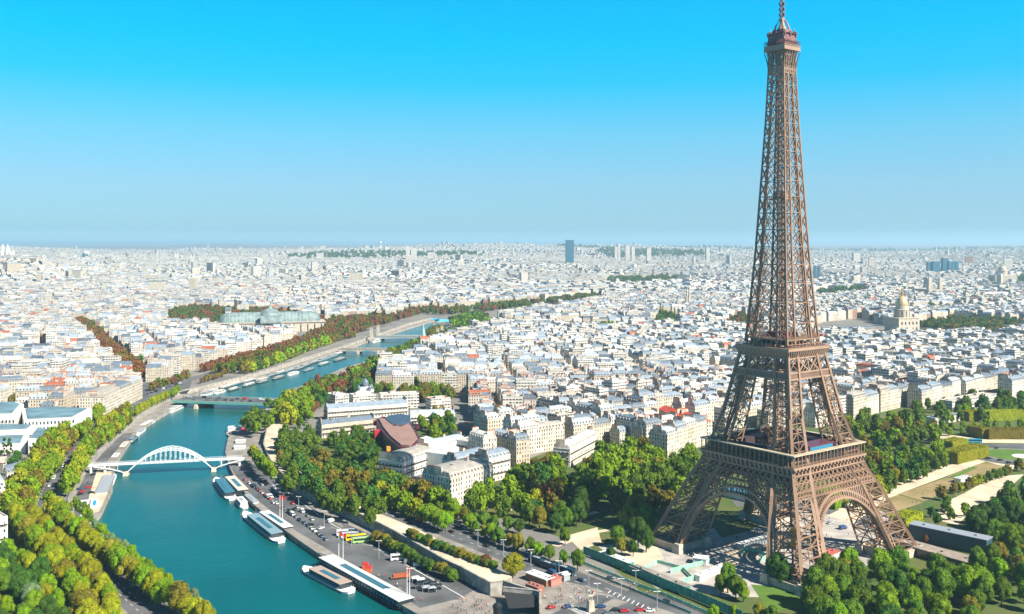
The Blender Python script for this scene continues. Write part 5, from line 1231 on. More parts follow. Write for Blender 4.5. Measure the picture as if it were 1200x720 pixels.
# in front of tower
for x, y, h, k in ((853, 676, 13, 'mid'), (862, 686, 10, 'mid'), (871, 692, 9, 'bright'), (845, 684, 9, 'mid')): T(x, y, h, k, 'before the tower behind the green fence')
T(910, 664, 13, 'dark', 'at the foot of the nearest tower leg', 0, 1.15); T(917, 672, 11, 'dark', 'at the foot of the nearest tower leg', 0, 1.1)
for x, y, h, k in ((836, 716, 6, 'bright'), (860, 716, 5, 'bright'), (890, 715, 6, 'olive'), (905, 718, 7, 'mid')): T(x, y, h, k, 'low bush near the bottom edge', 0, 1.2)
fill([(958, 662), (985, 652), (1010, 660), (1050, 655), (1080, 668), (1140, 672), (1150, 690), (1140, 730), (1030, 740), (960, 730), (945, 700)], 10, 14, ['mid', 'bright', 'mid', 'olive', 'dark', 'bright', 'mid'], 'in the wooded slope below the right tower leg')
fill([(1120, 660), (1165, 640), (1200, 620), (1215, 650), (1210, 700), (1150, 700)], 10, 13, ['mid', 'bright', 'olive', 'yellow', 'olive', 'mid'], 'in the grove right of the dark glass hall')
fill([(1140, 612), (1160, 590), (1185, 575), (1215, 570), (1215, 620), (1170, 628)], 10.5, 14, ['dark', 'dark', 'mid'], 'in the dark grove at the right edge')
for x, y, h, k in ((1110, 590, 9, 'mid'), (1104, 577, 9, 'olive'), (1115, 602, 7, 'mid'), (1131, 597, 8, 'bright'), (1092, 600, 6, 'dark'), (1098, 608, 7, 'dark'), (1108, 596, 7, 'dark')): T(x, y, h, k, 'beside the dry lawn right of the tower')
row([(1118, 572), (1132, 568), (1150, 562), (1168, 556), (1182, 550)], 7.5, 6.5, ['olive', 'yellow', 'mid'], 'along the far side of the dry lawns', wf=1.2)
T(1072, 610, 7, 'yellow', 'beside the near dry lawn'); T(1060, 622, 7, 'mid', 'beside the near dry lawn'); T(1078, 620, 6, 'olive', 'beside the near dry lawn'); T(1085, 632, 4.5, 'rust', 'beside the dark glass hall'); T(1195, 544, 9, 'olive', 'on the roundabout edge')
# park behind right leg
fill([(990, 498), (1008, 478), (1030, 488), (1070, 482), (1100, 492), (1100, 510), (1050, 520), (1000, 510)], 13, 13, ['bright', 'mid', 'mid', 'olive', 'bright'], 'in the upper park behind the right tower leg')
fill([(1012, 540), (1040, 520), (1090, 522), (1110, 532), (1100, 545), (1060, 556), (1020, 560)], 12, 13, ['dark', 'mid', 'bright', 'bright', 'mid'], 'in the middle park beside the pale path')
fill([(1010, 520), (1030, 530), (1045, 552), (1055, 566), (1030, 575), (1014, 555)], 12, 12, ['olive', 'yellow', 'mid', 'olive'], 'in the park edge beside the right tower leg')
fill([(1060, 476), (1110, 466), (1160, 462), (1215, 458), (1215, 476), (1120, 484)], 15, 13, ['dark', 'mid', 'dark', 'mid'], 'before the stone fronts along the park')
row([(1104, 500), (1140, 498), (1180, 497), (1215, 496)], 11, 8, ['bright'], 'in the bright clipped park rows'); row([(1100, 506), (1140, 504), (1180, 503), (1215, 502)], 11, 7.5, ['bright'], 'in the bright clipped park rows, second row')
T(996, 476, 12, 'mid', 'right of the tower second stage'); T(985, 486, 12, 'mid', 'right of the tower second stage')
fill([(1005, 575), (1030, 562), (1060, 548), (1100, 538), (1106, 541), (1062, 554), (1030, 574), (1000, 590)], 10, 10, ['olive', 'mid', 'yellow'], 'along the pale path right of the tower')
# distance ones
row([(289, 430), (316, 422), (341, 413), (367, 403), (388, 397)], 6.5, 15, ['bright', 'olive', 'mid', 'yellow'], 'in the green front row along the far left bank')
row([(238, 430), (262, 423), (300, 413), (345, 400), (400, 388)], 9, 12, ['rust'], 'in the russet row behind the green front row')
row([(345, 407), (380, 398), (416, 391)], 9, 12, ['mid', 'olive', 'rust'], 'in the green front row along the far left bank')
row([(178, 452), (188, 448), (200, 445), (212, 441), (222, 437)], 9, 10, ['rust', 'olive', 'mid'], 'around the bridgehead square')
row([(236, 445), (250, 441), (262, 437)], 8, 8, ['olive', 'rust'], 'near the bridgehead ramp')
TREES2 = [t for t in TREES if -40 < P2((t[0], t[1], t[2] + 8))[0] < 1240 and P2((t[0], t[1], t[2] + t[3]))[1] < 725]
TREES2.sort(key=lambda t: t[1]); NT = 298; near_t, rest_t = TREES2[:NT], list(TREES2[NT:])
print('TREES', len(TREES2), near_t[-1][1])
byw = {}
for t in near_t: byw.setdefault(t[5], []).append(t)
for wh, lst in byw.items():
    lst.sort(key=lambda t: P2((t[0], t[1], 0))[0])
    bk = {}
    for t in lst: bk.setdefault(t[4], []).append(t)
    for kd, l2 in bk.items():
        for i, t in enumerate(l2):
            x, y, z0, h, kind, where, wf = t; near_ = y < 620
            lab = '%s tree %s' % (KL[kd], where) if len(l2) == 1 else '%s tree %s, %s from left' % (KL[kd], where, ordn(i))
            root = thing('broadleaf_tree' if h > 6 else 'shrub', lab, 'tree' if h > 6 else 'shrub', (x, y, z0), R.uniform(0, 6.28), 'trees ' + where)
            o = link('trunk', R.choice(TRK), root, (0, 0, 0)); o.scale = (h, h, h)
            o = link('crown', R.choice(CR_N if y < 800 else CR_M), root, (0, 0, h * .64)); w = h * .385 * wf * R.uniform(.92, 1.1); o.scale = (w, w * R.uniform(.9, 1.1), h * .50 / .92)
            o.material_slots[0].link = 'OBJECT'; o.material_slots[0].material = LEAF[kd]
for i, (x, y) in enumerate(((5, 525), (11, 525))):
    p = G(x, y, 7); root = thing('cypress_tree', ['left', 'right'][i] + ' of two narrow dark cypresses before the white palace', 'tree', (p.x, p.y, 0)); o = link('trunk', TRK[0], root, (0, 0, 0)); o.scale = (9, 9, 9); o = link('crown', CR_C[i], root, (0, 0, 7.5)); o.scale = (4, 4, 4.6); o.material_slots[0].link = 'OBJECT'; o.material_slots[0].material = LEAF['dark']
# far trees as one mass each
FT = []
def ffill(poly, sp, h, kinds):
    Q = [tuple(G(x, y)[:2]) for x, y in poly]; x0, x1 = min(q[0] for q in Q), max(q[0] for q in Q); y0, y1 = min(q[1] for q in Q), max(q[1] for q in Q)
    for _ in range(int((x1 - x0) * (y1 - y0) / sp ** 2)):
        x, y = R.uniform(x0, x1), R.uniform(y0, y1)
        if inpoly(x, y, Q): FT.append((x, y, h * R.uniform(.75, 1.2), R.choice(kinds)))
for t in rest_t: FT.append((t[0], t[1], t[3], t[4]))
ffill([(86, 378), (97, 378), (134, 410), (172, 441), (160, 446), (122, 412)], 7, 13, ['rust', 'rust', 'olive'])
ffill([(98, 386), (106, 382), (124, 386), (118, 398)], 8, 13, ['olive', 'mid'])
ffill([(196, 384), (200, 371), (262, 366), (258, 376), (240, 384), (225, 400), (220, 396)], 12, 13, ['rust', 'rust', 'mid', 'dark'])
ffill([(186, 372), (196, 366), (230, 366), (228, 374), (196, 378)], 12, 14, ['dark', 'mid'])
ffill([(262, 372), (300, 366), (340, 362), (385, 372), (470, 366), (500, 361), (505, 364), (480, 372), (440, 384), (400, 396), (345, 404), (380, 390), (386, 378), (340, 376)], 11, 14, ['rust', 'rust', 'rust', 'mid', 'dark', 'olive'])
ffill([(240, 441), (262, 434), (297, 420), (345, 408), (400, 392), (404, 398), (345, 418), (280, 437)], 10, 12, ['rust', 'olive', 'mid', 'olive'])
ffill([(444, 364), (482, 359), (560, 356), (640, 349), (705, 344), (702, 351), (640, 358), (570, 366), (520, 370), (470, 368)], 17, 14, ['mid', 'dark', 'mid', 'olive', 'rust'])
ffill([(525, 378), (560, 370), (572, 374), (566, 380), (535, 387)], 10, 13, ['mid', 'dark', 'bright'])
ffill([(403, 454), (411, 443), (432, 431), (460, 417), (484, 407), (508, 399), (528, 392), (534, 396), (512, 408), (480, 420), (452, 436), (430, 450), (414, 458)], 8, 13, ['mid', 'bright', 'mid', 'olive'])
ffill([(498, 395), (514, 388), (522, 388), (514, 398)], 9, 12, ['mid', 'olive'])
for poly in PARKS:
    for x, y in poly[:1]: pass
for P_, kk, s_ in zip(PARKS, (['mid', 'dark'], ['dark'], ['dark', 'mid', 'olive'], ['dark'], ['mid', 'bright'], ['dark', 'rust', 'mid'], ['dark', 'mid'], ['bright', 'mid'], ['dark', 'mid'], ['rust', 'dark', 'mid']), (34, 30, 15, 40, 17, 13, 15, 17, 24, 20)):
    x0, x1 = min(q[0] for q in P_), max(q[0] for q in P_); y0, y1 = min(q[1] for q in P_), max(q[1] for q in P_)
    for _ in range(int((x1 - x0) * (y1 - y0) / s_ ** 2)):
        x, y = R.uniform(x0, x1), R.uniform(y0, y1)
        if inpoly(x, y, P_): FT.append((x, y, R.uniform(11, 17) * (1 if s_ < 25 else 1.4), R.choice(kk)))
ffill([(1100, 490), (1215, 485), (1215, 494), (1100, 498)], 12, 11, ['mid', 'bright'])
for _ in range(170):     # courtyard trees between the roofs
    y = R.uniform(900, 3000); FT.append((R.uniform(-.52, .52) * y, y, R.uniform(10, 19), R.choice(['dark', 'mid', 'olive'])))
FT = FT[:-170] + [t for t in FT[-170:] if not any(inpoly(t[0], t[1], E_) for E_ in EXC)]
FT = [t for t in FT if not hero_blocked((t[0], t[1]))]
def mass(name, pts, mt, ncl, nleaf, ls=.16):
    protos = []
    for i in range(3):
        me = crown_mesh(90 + i, ncl, nleaf, ls); nv = len(me.vertices); a = np.empty(nv * 3); me.vertices.foreach_get('co', a); a = a.reshape(-1, 3); fs = [tuple(p.vertices) for p in me.polygons]; protos.append((a, fs)); bpy.data.meshes.remove(me)
    V_, F_ = [], []; off = 0
    for i, (x, y, h, _) in enumerate(pts):
        a, fs = protos[i % 3]; w = h * .46; z = terrain(x, y) if y > 3400 else 0; an = R.uniform(0, 6.28); ca, sa = math.cos(an), math.sin(an)
        V_.append(np.stack([x + w * (a[:, 0] * ca - a[:, 1] * sa), y + w * (a[:, 0] * sa + a[:, 1] * ca), z + h * .56 + a[:, 2] * h * .62], 1)); F_.extend([tuple(off + k for k in f) for f in fs]); off += len(a)
    me = bpy.data.meshes.new(name); me.from_pydata(np.concatenate(V_), [], F_); me.materials.append(mt); me.update(); o = link(name, me); o['kind'] = 'stuff'; return o
for kd in LEAF:
    l_ = [t for t in FT if t[3] == kd]
    ln, lf = [t for t in l_ if t[1] < 1150], [t for t in l_ if t[1] >= 1150]
    if ln: mass('wooded_%s_trees' % KL[kd].replace(' ', '_'), ln, LEAF[kd], 16, 620, .095)
    if lf: mass('distant_%s_trees' % KL[kd].replace(' ', '_'), lf, LEAF[kd], 9, 150)
print('FAR TREES', len(FT))
# woods on the far hills
WOOD = []
for (x0, x1, y0, y1, n_) in ((-1900, -250, 7800, 9000, 330), (900, 1900, 8800, 10500, 330), (2600, 9000, 14500, 17500, 900), (-2560, -2250, 4150, 4260, 40), (-2200, -2080, 4200, 4300, 25), (600, 1500, 12000, 13000, 150)):
    for _ in range(n_): WOOD.append((R.uniform(x0, x1), R.uniform(y0, y1), R.uniform(20, 34) * (1.8 if y0 > 7000 else .7), 'dark'))
mass('distant_woods', WOOD, LEAF['dark'], 5, 30)
# clipped hedges of the gardens
def hedge(label, A, B, wd, h, kd='olive', dn=9):
    a, b = G(*A), G(*B); d = b - a; L = d.length; ang = math.atan2(d.y, d.x); m = MB(); rr = random.Random(int(A[0] * 7))
    m.box((L / 2, 0, h / 2 + .4), (L - .6, wd - .6, h - 1.3)); 
    for _ in range(min(14000, int((L * wd + 2 * (L + wd) * h) * dn * 1.6))):
        f = rr.random(); At, Al, Ae = L * wd, 2 * L * h, 2 * wd * h; q = f * (At + Al + Ae); s = rr.uniform(.25, .6)
        if q < At: p = (rr.uniform(0, L), rr.uniform(-wd / 2, wd / 2), h + rr.uniform(-.9, .5)); nn = (rr.uniform(-.5, .5), rr.uniform(-.5, .5), 1)
        elif q < At + Al: sg = rr.choice((-1, 1)); p = (rr.uniform(0, L), sg * (wd / 2 + rr.uniform(-.1, .3)), rr.uniform(.5, h)); nn = (rr.uniform(-.5, .5), sg, rr.uniform(-.3, .7))
        else: sg = rr.choice((0, 1)); p = (sg * L + (sg - .5) * rr.uniform(0, .5), rr.uniform(-wd / 2, wd / 2), rr.uniform(.5, h)); nn = (sg * 2 - 1, rr.uniform(-.5, .5), rr.uniform(-.3, .7))
        nn = Vector(nn).normalized(); t = nn.cross(Vector((rr.random(), rr.random(), rr.random()))).normalized(); bb = nn.cross(t); p = Vector(p)
        m.face([p - t * s - bb * s, p + t * s - bb * s, p + t * s + bb * s, p - t * s + bb * s])
    root = thing('clipped_hedge', label, 'hedge', (a.x, a.y, 0), ang, 'clipped tree blocks of the gardens'); m.build('foliage', LEAF[kd], root)
    m = MB()
    for k in range(int(L / 6)): m.tube([(3 + k * 6, 0, 0), (3 + k * 6, 0, h * .6)], .2, 5)
    m.build('trunk', M_TRUNK, root)
hedge('long olive clipped tree block along the pale path, the one nearest the roundabout road', (1112, 543), (1148, 534), 14, 9, 'yellow', 3)
hedge('short clipped block behind the block nearest the roundabout', (1108, 530), (1126, 526), 12, 9, 'yellow', 3)
hedge('clipped block at the far side of the roundabout, left one', (1143, 513), (1152, 512), 14, 9, 'olive', 3)
hedge('clipped block at the far side of the roundabout, right one', (1154, 514), (1215, 512), 12, 8, 'olive', 3)
hedge('far long clipped hedge in the upper park, left one', (1130, 493), (1151, 492), 14, 9, 'yellow', 2)
hedge('far long clipped hedge in the upper park, right one', (1154, 493), (1215, 491), 14, 9, 'yellow', 2)
hedge('clipped block seen under the right tower arch', (968, 596), (984, 589), 12, 10, 'bright', 4)
hedge('clipped block between the right tower leg and the dark glass hall', (1052, 622), (1072, 614), 10, 8, 'yellow', 4)
# ------------------------------------------------------------------ vehicles, boats, people, street furniture
def carmat(n_, c): return mat('car_paint_' + n_, c, .25, .5)
CARC = {'white': carmat('white', (.78, .78, .78)), 'black': carmat('black', (.015, .015, .018)), 'grey': carmat('grey', (.18, .19, .2)), 'silver': carmat('silver', (.5, .52, .54)), 'blue': carmat('blue', (.03, .08, .2)), 'red': carmat('red', (.55, .02, .02))}
M_TYRE = mat('tyre', (.015, .015, .015), .9); M_GL = mat('car_glass', (.02, .03, .035), .08, .7); M_LAMP = mat('lamp_lens', (.8, .8, .75), .2); M_TAIL = mat('tail_lens', (.5, .01, .01), .2)
def loft(m, secs, mm=0):
    n = len(secs[0]); vs = [v for s in secs for v in s]; fs = [(i * n + k, i * n + (k + 1) % n, (i + 1) * n + (k + 1) % n, (i + 1) * n + k) for i in range(len(secs) - 1) for k in range(n)]
    fs += [tuple(range(n))[::-1], tuple((len(secs) - 1) * n + k for k in range(n))]; m.mesh(vs, fs, mm)
def profile_body(m, prof, w, tw_, mm=0):   # prof: outline (x,z) side view, bottom first; extruded with tumblehome by height
    zs = [p[1] for p in prof]; z0, z1 = min(zs), max(zs)
    L_ = [(x, -w / 2 * lerp(1, tw_, (z - z0) / (z1 - z0)), z) for x, z in prof]; R_ = [(x, -y, z) for x, y, z in L_]; n = len(prof)
    m.mesh(L_ + R_, [tuple(range(n)), tuple(n + k for k in range(n))[::-1]] + [(k, n + k, n + (k + 1) % n, (k + 1) % n) for k in range(n)], mm)
def make_vehicle(kind):
    root = link(kind, None); kidsl = []
    def part(nm, m, mt, par=None):
        o = m.build(nm, mt, par or root); 
        return o
    if kind == 'car': L, Wd, bp_, gp_, wh, wr = 4.3, 1.78, [(-2.15, .35), (2.15, .35), (2.15, .7), (2.0, .88), (1.05, .98), (-1.75, 1.02), (-2.12, .9)], [(-1.8, 1.0), (1.1, .97), (.35, 1.42), (-1.2, 1.45)], (-1.35, 1.35), .32
    elif kind == 'van': L, Wd, bp_, gp_, wh, wr = 5.4, 2.0, [(-2.7, .4), (2.7, .4), (2.7, 1.0), (2.1, 1.25), (1.5, 2.1), (1.1, 2.25), (-2.7, 2.25)], [(1.2, 1.3), (2.12, 1.28), (1.55, 2.05), (1.2, 2.05)], (-1.7, 1.7), .36
    else: L, Wd, bp_, gp_, wh, wr = 12.0, 2.55, [(-6, .45), (6, .45), (6.05, 1.4), (5.8, 3.3), (-5.9, 3.45), (-6, 3.2)], [(-5.6, 1.7), (6.06, 1.6), (5.86, 2.85), (-5.6, 2.9)], (-3.6, 3.7), .5
    m = MB(); profile_body(m, bp_, Wd, .93); body = part('body', m, CARC['white'])
    m = MB(); profile_body(m, gp_, Wd * (.92 if kind == 'car' else 1.01), .86 if kind == 'car' else .96); g = part('windows', m, M_GL); sub = []
    if kind == 'car': m = MB(); m.box((-.42, 0, 1.46), (1.5, 1.32, .06)); r2 = part('roof', m, CARC['white'])
    if kind == 'coach':
        m = MB(); m.box((-1, 0, 3.5), (4, 1.8, .25)); part('roof_unit', m, M_GREY)
    for x in wh:
        for s in (-1, 1): m = MB(); m.tube([(x, s * (Wd / 2 - .22), wr), (x, s * (Wd / 2 + .02), wr)], wr, 10); part('wheel', m, M_TYRE)
    for s in (-1, 1): m = MB(); m.box((bp_[1][0] + .0, s * (Wd / 2 - .32), .72), (.08, .4, .16)); part('headlight', m, M_LAMP); m = MB(); m.box((bp_[0][0] - .0, s * (Wd / 2 - .25), .8), (.08, .3, .18)); part('tail_light', m, M_TAIL)
    return (root, [(c, []) for c in kids(root)])
PROT = {k: make_vehicle(k) for k in ('car', 'van', 'coach')}; USED = set()
def vehicle(kind, px, py, ang, col, label, z=.12, group=None, world=None):
    p = world if world is not None else G(px, py, z); colm = CARC[col] if isinstance(col, str) else col
    if kind not in USED:
        USED.add(kind); r = PROT[kind][0]; r.location = p; r.rotation_euler = (0, 0, ang); r['label'] = label; ch = PROT[kind][1]
        if group: r['group'] = group
    else: r = copy_thing(PROT[kind], p, ang, label, group); ch = None
    r['category'] = {'car': 'car', 'van': 'van', 'coach': 'coach'}[kind]; 
    if not group and 'group' in r: del r['group']
    for c in kids(r):
        if c.name.startswith(('body', 'roof')) and not c.name.startswith('roof_unit'): c.material_slots[0].link = 'OBJECT'; c.material_slots[0].material = colm
    return r
CK = ['white', 'black', 'grey', 'silver', 'blue', 'black', 'red', 'white', 'grey', 'black', 'white', 'silver']
def along(pts, off, sp, zz, where, kinds=('car',), skip=.25, flip=False, rev=0.0):
    P = [G(x, y, zz) for x, y in pts]; out = []
    for a, b in zip(P, P[1:]):
        d = b - a; L = d.length; u = d.normalized(); nn = Vector((-u.y, u.x, 0)); s = sp * .5
        while s < L:
            if R.random() > skip: out.append((a + u * (s + R.uniform(-1, 1)) + nn * off, math.atan2(u.y, u.x) + (math.pi if flip else 0) + rev))
            s += sp
    cols = [R.choice(CK) for _ in out]; cnt = {}
    for (p, an), c in zip(out, cols):
        px = P2(p)[0]
        if not (-10 < px < 1210 and P2(p)[1] < 725): continue
        k = R.choice(kinds); key = (k, c); i = cnt.get(key, 0); cnt[key] = i + 1
        vehicle(k, 0, 0, an, c, '%s %s %s, %s of its colour upstream' % (c, k, where, ordn(i)), group='vehicles ' + where, world=Vector((p.x, p.y, zz)))
along(LRD[2:11], 3, 17, .12, 'on the left bank road river side', ('car', 'car', 'van'))
along(LRD[3:11], -3, 19, .12, 'on the left bank road town side', ('car', 'car', 'van'), flip=True)
along(RQB[1:9], 8.0, 7.2, .12, 'parked along the wide road', ('car', 'car', 'car', 'van'), .2)
along(RQB[3:9], -2.5, 24, .12, 'driving on the wide road', ('car', 'car', 'van'), .4, True)
along([(300, 560), (335, 585), (372, 610), (402, 632)], -9.5, 6.4, QZ + .12, 'parked under the promenade wall', ('car', 'car', 'van'), .3)
along([(300, 560), (330, 585), (362, 612)], 3, 11, QZ + .12, 'parked mid port road', ('car', 'van', 'car'), .35)
along([(214, 467), (240, 467.7), (270, 468.7), (300, 469.8), (334, 471)], 6, 9, 2.9 - 2.0, 'on the girder bridge far lanes', ('car', 'car', 'van'), .3)
along([(214, 467), (240, 467.7), (270, 468.7), (300, 469.8), (334, 471)], -6, 11, .9, 'on the girder bridge near lanes', ('car',), .3, True)
along([(165, 466), (185, 460), (215, 450)], 4, 9, .14, 'on the bridgehead square', ('car', 'van'), .2); along([(168, 460), (190, 454), (215, 447)], 2, 9, .14, 'at the bridgehead square far side', ('car',), .2)
for i, (x, y, a, c) in enumerate(((93, 574, 1.2, 'blue'), (96, 577, 1.2, 'red'), (94, 580, 1.2, 'black'), (104, 572, .6, 'red'), (107, 578, .4, 'black'), (109, 557, 1.0, 'black'), (106, 566, .9, 'grey'))):
    vehicle('car', x, y, a, c, '%s car on the pale left quay, %s from the barges' % (c, ordn(i)), QZ + .1, 'cars parked on the left quay')
for i, (x, y, a, c) in enumerate(((351, 611, -.8, 'black'), (364, 616, .2, 'black'), (388, 612, .9, 'white'), (376, 620, .9, 'white'), (330, 596, -.9, 'red'), (317, 583, -.9, 'white'), (345, 598, -.9, 'black'), (320, 590, -.9, 'white'), (303, 563, 2.1, 'white'), (307, 569, 2.1, 'silver'))):
    vehicle('van' if i in (2, 5) else 'car', x, y, a, c, '%s %s on the open port asphalt, %s from the sunlit coaches' % (c, 'van' if i in (2, 5) else 'car', ordn(9 - i)), QZ + .12, 'vehicles on the port asphalt')
for i, (x, y, c, l) in enumerate(((406, 627, CARC['white'], 'white coach, leftmost of the parked coach rank on the port'), (411, 630, CARC['silver'], 'silver coach, second in the parked rank on the port'), (417, 633, mat('coach_yellow', (.85, .6, .0), .3), 'bright yellow coach in the parked rank on the port'), (425, 636, mat('coach_green', (.35, .6, .2), .3), 'light green coach at the end of the parked rank'), (470, 656, CARC['white'], 'white coach parked alone right of the coach rank'), (479, 660, CARC['grey'], 'grey purple lorry beside the lone white coach'))):
    vehicle('coach' if i < 5 else 'van', x, y, .32, c, l, QZ + .12)
vehicle('van', 490, 664, .3, 'white', 'white box van beside the shrub row on the port', QZ + .12)
# rust lorry
q = G(470, 678, QZ + .1); root = thing('tipper_lorry', 'rust orange lorry on the port near the long pontoon', 'lorry', tuple(q), .35)
m = MB(); profile_body(m, [(2.2, .5), (4.2, .5), (4.3, 1.4), (4.0, 2.6), (2.2, 2.7)], 2.4, .94); m.build('cab', mat('lorry_orange', (.5, .12, .03), .4), root)
m = MB(); m.box((-1.2, 0, 1.7), (6.4, 2.5, 1.7), 0, 0, 0, 1.0); m.build('load_bed', mat('lorry_bed', (.4, .1, .04), .7), root)
for x in (-3, -1.6, 3.1):
    for s in (-1, 1): m = MB(); m.tube([(x, s * 1.0, .5), (x, s * 1.25, .5)], .5, 10); m.build('wheel', M_TYRE, root)
for i, (x, y, a, c, k) in enumerate(((665, 712, .5, 'blue', 'car'), (705, 712, .15, 'blue', 'car'), (722, 716, .15, 'black', 'car'), (732, 717, .15, 'red', 'car'), (750, 716, .1, 'red', 'car'), (762, 717, .1, 'white', 'car'), (713, 720, .15, 'grey', 'car'), (646, 713, .5, 'red', 'car'), (681, 681, -.7, 'blue', 'car'), (716, 678, -.5, 'grey', 'car'), (781, 706, -.6, 'black', 'car'), (656, 666, -.78, 'black', 'car'))):
    vehicle(k, x, y, a, c, '%s car at the crossing near the bottom edge, %s from the left' % (c, ordn(sorted([665, 705, 722, 732, 750, 762, 713, 646, 681, 716, 781, 656]).index(x))), .2, 'cars at the crossing')
DB = mat('coach_dark_blue', (.015, .05, .09), .25)
for i, (x, y) in enumerate(((630, 661), (643, 667), (662, 672))): vehicle('coach', x, y, -.78, DB, 'dark blue coach on the wide road by the kiosks, %s from the left' % ORD[i], .15)
vehicle('coach', 1142, 519, -.05, mat('coach_teal', (.03, .35, .5), .3), 'teal blue coach at the park roundabout', .2)
for i, (x, y, c, k) in enumerate(((958, 611, 'white', 'van'), (960, 618, 'red', 'car'), (973, 614, 'silver', 'car'), (988, 620, 'blue', 'van'))): vehicle(k, x, y, .5, c, '%s %s on the service road under the right tower arch' % (c, k), .2)
for i, (x, y) in enumerate(((1158, 538), (1172, 540), (1182, 543), (1168, 526))): vehicle('car', x, y, .2 * i, 'black', 'black car circling the roundabout, %s from the left' % ORD[[0, 2, 3, 1][i]], .2, 'cars at the roundabout')
# ---- boats
M_HULLD = mat('hull_dark', (.03, .05, .06), .4); M_DECKB = mat('boat_deck', (.45, .42, .37), .8); M_BGL = mat('boat_glass_roof', (.05, .15, .20), .3, .4)
def boat(A, B, wd, label, hullc, roofc, ch=2.6, cz=1.3, front=.16, cab=(.12, .9), cat='boat', glass=False, name='river_boat', mirror=False, accent=None, group=None):
    a, b = G(*A, WZ), G(*B, WZ); d = b - a; L = d.length; ang = math.atan2(d.y, d.x); root = thing(name, label, cat, (a.x, a.y, WZ), ang, group)
    def sec(x, w, z0, z1): return [(x, -w * .42, z0), (x, w * .42, z0), (x, w / 2, z1), (x, -w / 2, z1)]
    m = MB(); loft(m, [sec(0, wd * .5, .1, cz + .2), sec(L * .06, wd * .92, -.4, cz), sec(L * .5, wd, -.5, cz), sec(L * (1 - front), wd * .95, -.5, cz), sec(L * (1 - front * .4), wd * .6, -.2, cz + .3), sec(L, wd * .1, .3, cz + .6)]); m.build('hull', hullc, root)
    m = MB(); x0, x1 = L * cab[0], L * (1 - front) * cab[1]; loft(m, [sec(x0, wd * .82, cz, cz + ch), sec(x1, wd * .82, cz, cz + ch)]); 
    m.build('cabin', M_DARK if glass else M_HWALL[1], root)
    m = MB(); m.box(((x0 + x1) / 2, 0, cz + ch + .12), (x1 - x0 + .8, wd * .84, .25)); rf = m.build('roof', roofc, root)
    m = MB(); n_ = max(3, int((x1 - x0) / 3))
    for s in (-1, 1):
        for i in range(n_): m.box((x0 + (x1 - x0) * (i + .5) / n_, s * wd * .405, cz + ch * .55), ((x1 - x0) / n_ * .7, .12, ch * .45))
    m.build('windows', M_DARK if not glass else M_BGL, root)
    m = MB()
    for s in (-1, 1): m.box((L * .5, s * wd * .47, cz + .9), (L * .82, .06, .06)); [m.box((L * .1 + L * .8 * i / 12, s * wd * .47, cz + .45), (.06, .06, .9)) for i in range(13)]
    m.build('railing', M_WHITE, root)
    m = MB(); m.box((x0 + (x1 - x0) * .5, 0, cz + ch + .3), ((x1 - x0) * .55, wd * .3, .35)); m.build('roof_light', accent or (M_BGL if glass else M_GREY), rf)
    return root
boat((272, 587), (253, 562), 8.5, 'glass roofed blue tour boat moored near the footbridge, bow upstream', M_WHITE, M_BGL, glass=True)
boat((288, 584), (264, 559), 9, 'pale flat roofed pontoon beside the glass roofed tour boat', M_HULLD, mat('pontoon_beige', (.6, .55, .48)), glass=True, name='pontoon', cat='pontoon')
boat((287, 597), (278, 587), 6, 'small white covered boat below the beige pontoon', M_WHITE, M_WHITE)
boat((302, 597), (286, 583), 5, 'small blue grey barge against the quay behind the white covered boat', M_HULLD, M_GREY)
boat((330, 637), (286, 602), 9, 'long glass tour boat moored outside the white roofed pontoon', M_WHITE, mat('boat_blue_grey', (.22, .33, .38), .4), glass=True)
boat((343, 629), (300, 600), 8, 'long white roofed pontoon between the quay and the long glass tour boat', M_HULLD, M_WHITE, glass=True, name='pontoon', cat='pontoon')
boat((412, 696), (356, 667), 9, 'tour boat with brown skylight roof beside the largest pontoon', M_WHITE, mat('boat_roof_brown', (.42, .33, .27), .6), glass=True, accent=M_BGL)
boat((478, 716), (378, 660), 11, 'largest long pontoon with pale grey roof at the bottom of the quay', M_HULLD, mat('pontoon_roof', (.58, .60, .58), .6), ch=3.6, glass=True, name='pontoon', cat='pontoon', front=.03, cab=(.02, .98))
boat((117, 588), (131, 556), 10, 'white two deck restaurant barge on the left quay', M_WHITE, M_GREY, name='barge', cat='barge')
boat((110, 604), (112, 588), 6, 'white boat with blue tarpaulin at the left quay', M_WHITE, M_WHITE, accent=mat('blue_tarp', (.0, .3, .7)))
boat((97, 603), (101, 590), 7, 'white tented barge at the left quay beside the blue tarpaulin boat', M_WHITE, M_WHITE, name='barge', cat='barge')
boat((104, 622), (96, 606), 6, 'small white cruiser at the end of the left quay', M_WHITE, M_WHITE)
for i, (A, B, c1, c2) in enumerate((((133, 541), (139, 534), M_WHITE, M_WHITE), ((142, 529), (150, 520), mat('teal_boat', (.05, .3, .33)), M_HWALL[0]), ((151, 521), (160, 513), M_HULLD, M_TEALG), ((160, 511), (169, 504), M_WHITE, M_GREY), ((165, 503), (181, 494), M_WHITE, M_WHITE), ((199, 484), (214, 477), M_WHITE, mat('boat_pale', (.6, .62, .62))))):
    boat(A, B, 5.5 if i < 5 else 8, 'houseboat moored along the left bank, %s upstream of the footbridge' % ORD[i], c1, c2, ch=1.8, name='houseboat', group='houseboats along the left bank')
hb = [(236, 463), (252, 460), (268, 456), (285, 452), (302, 448), (320, 443), (338, 438), (356, 433), (374, 427), (392, 421), (243, 458), (258, 454), (270, 451), (284, 447), (300, 446), (312, 440), (322, 437), (333, 434), (345, 432), (352, 428), (362, 425), (372, 422), (384, 418), (392, 414)]
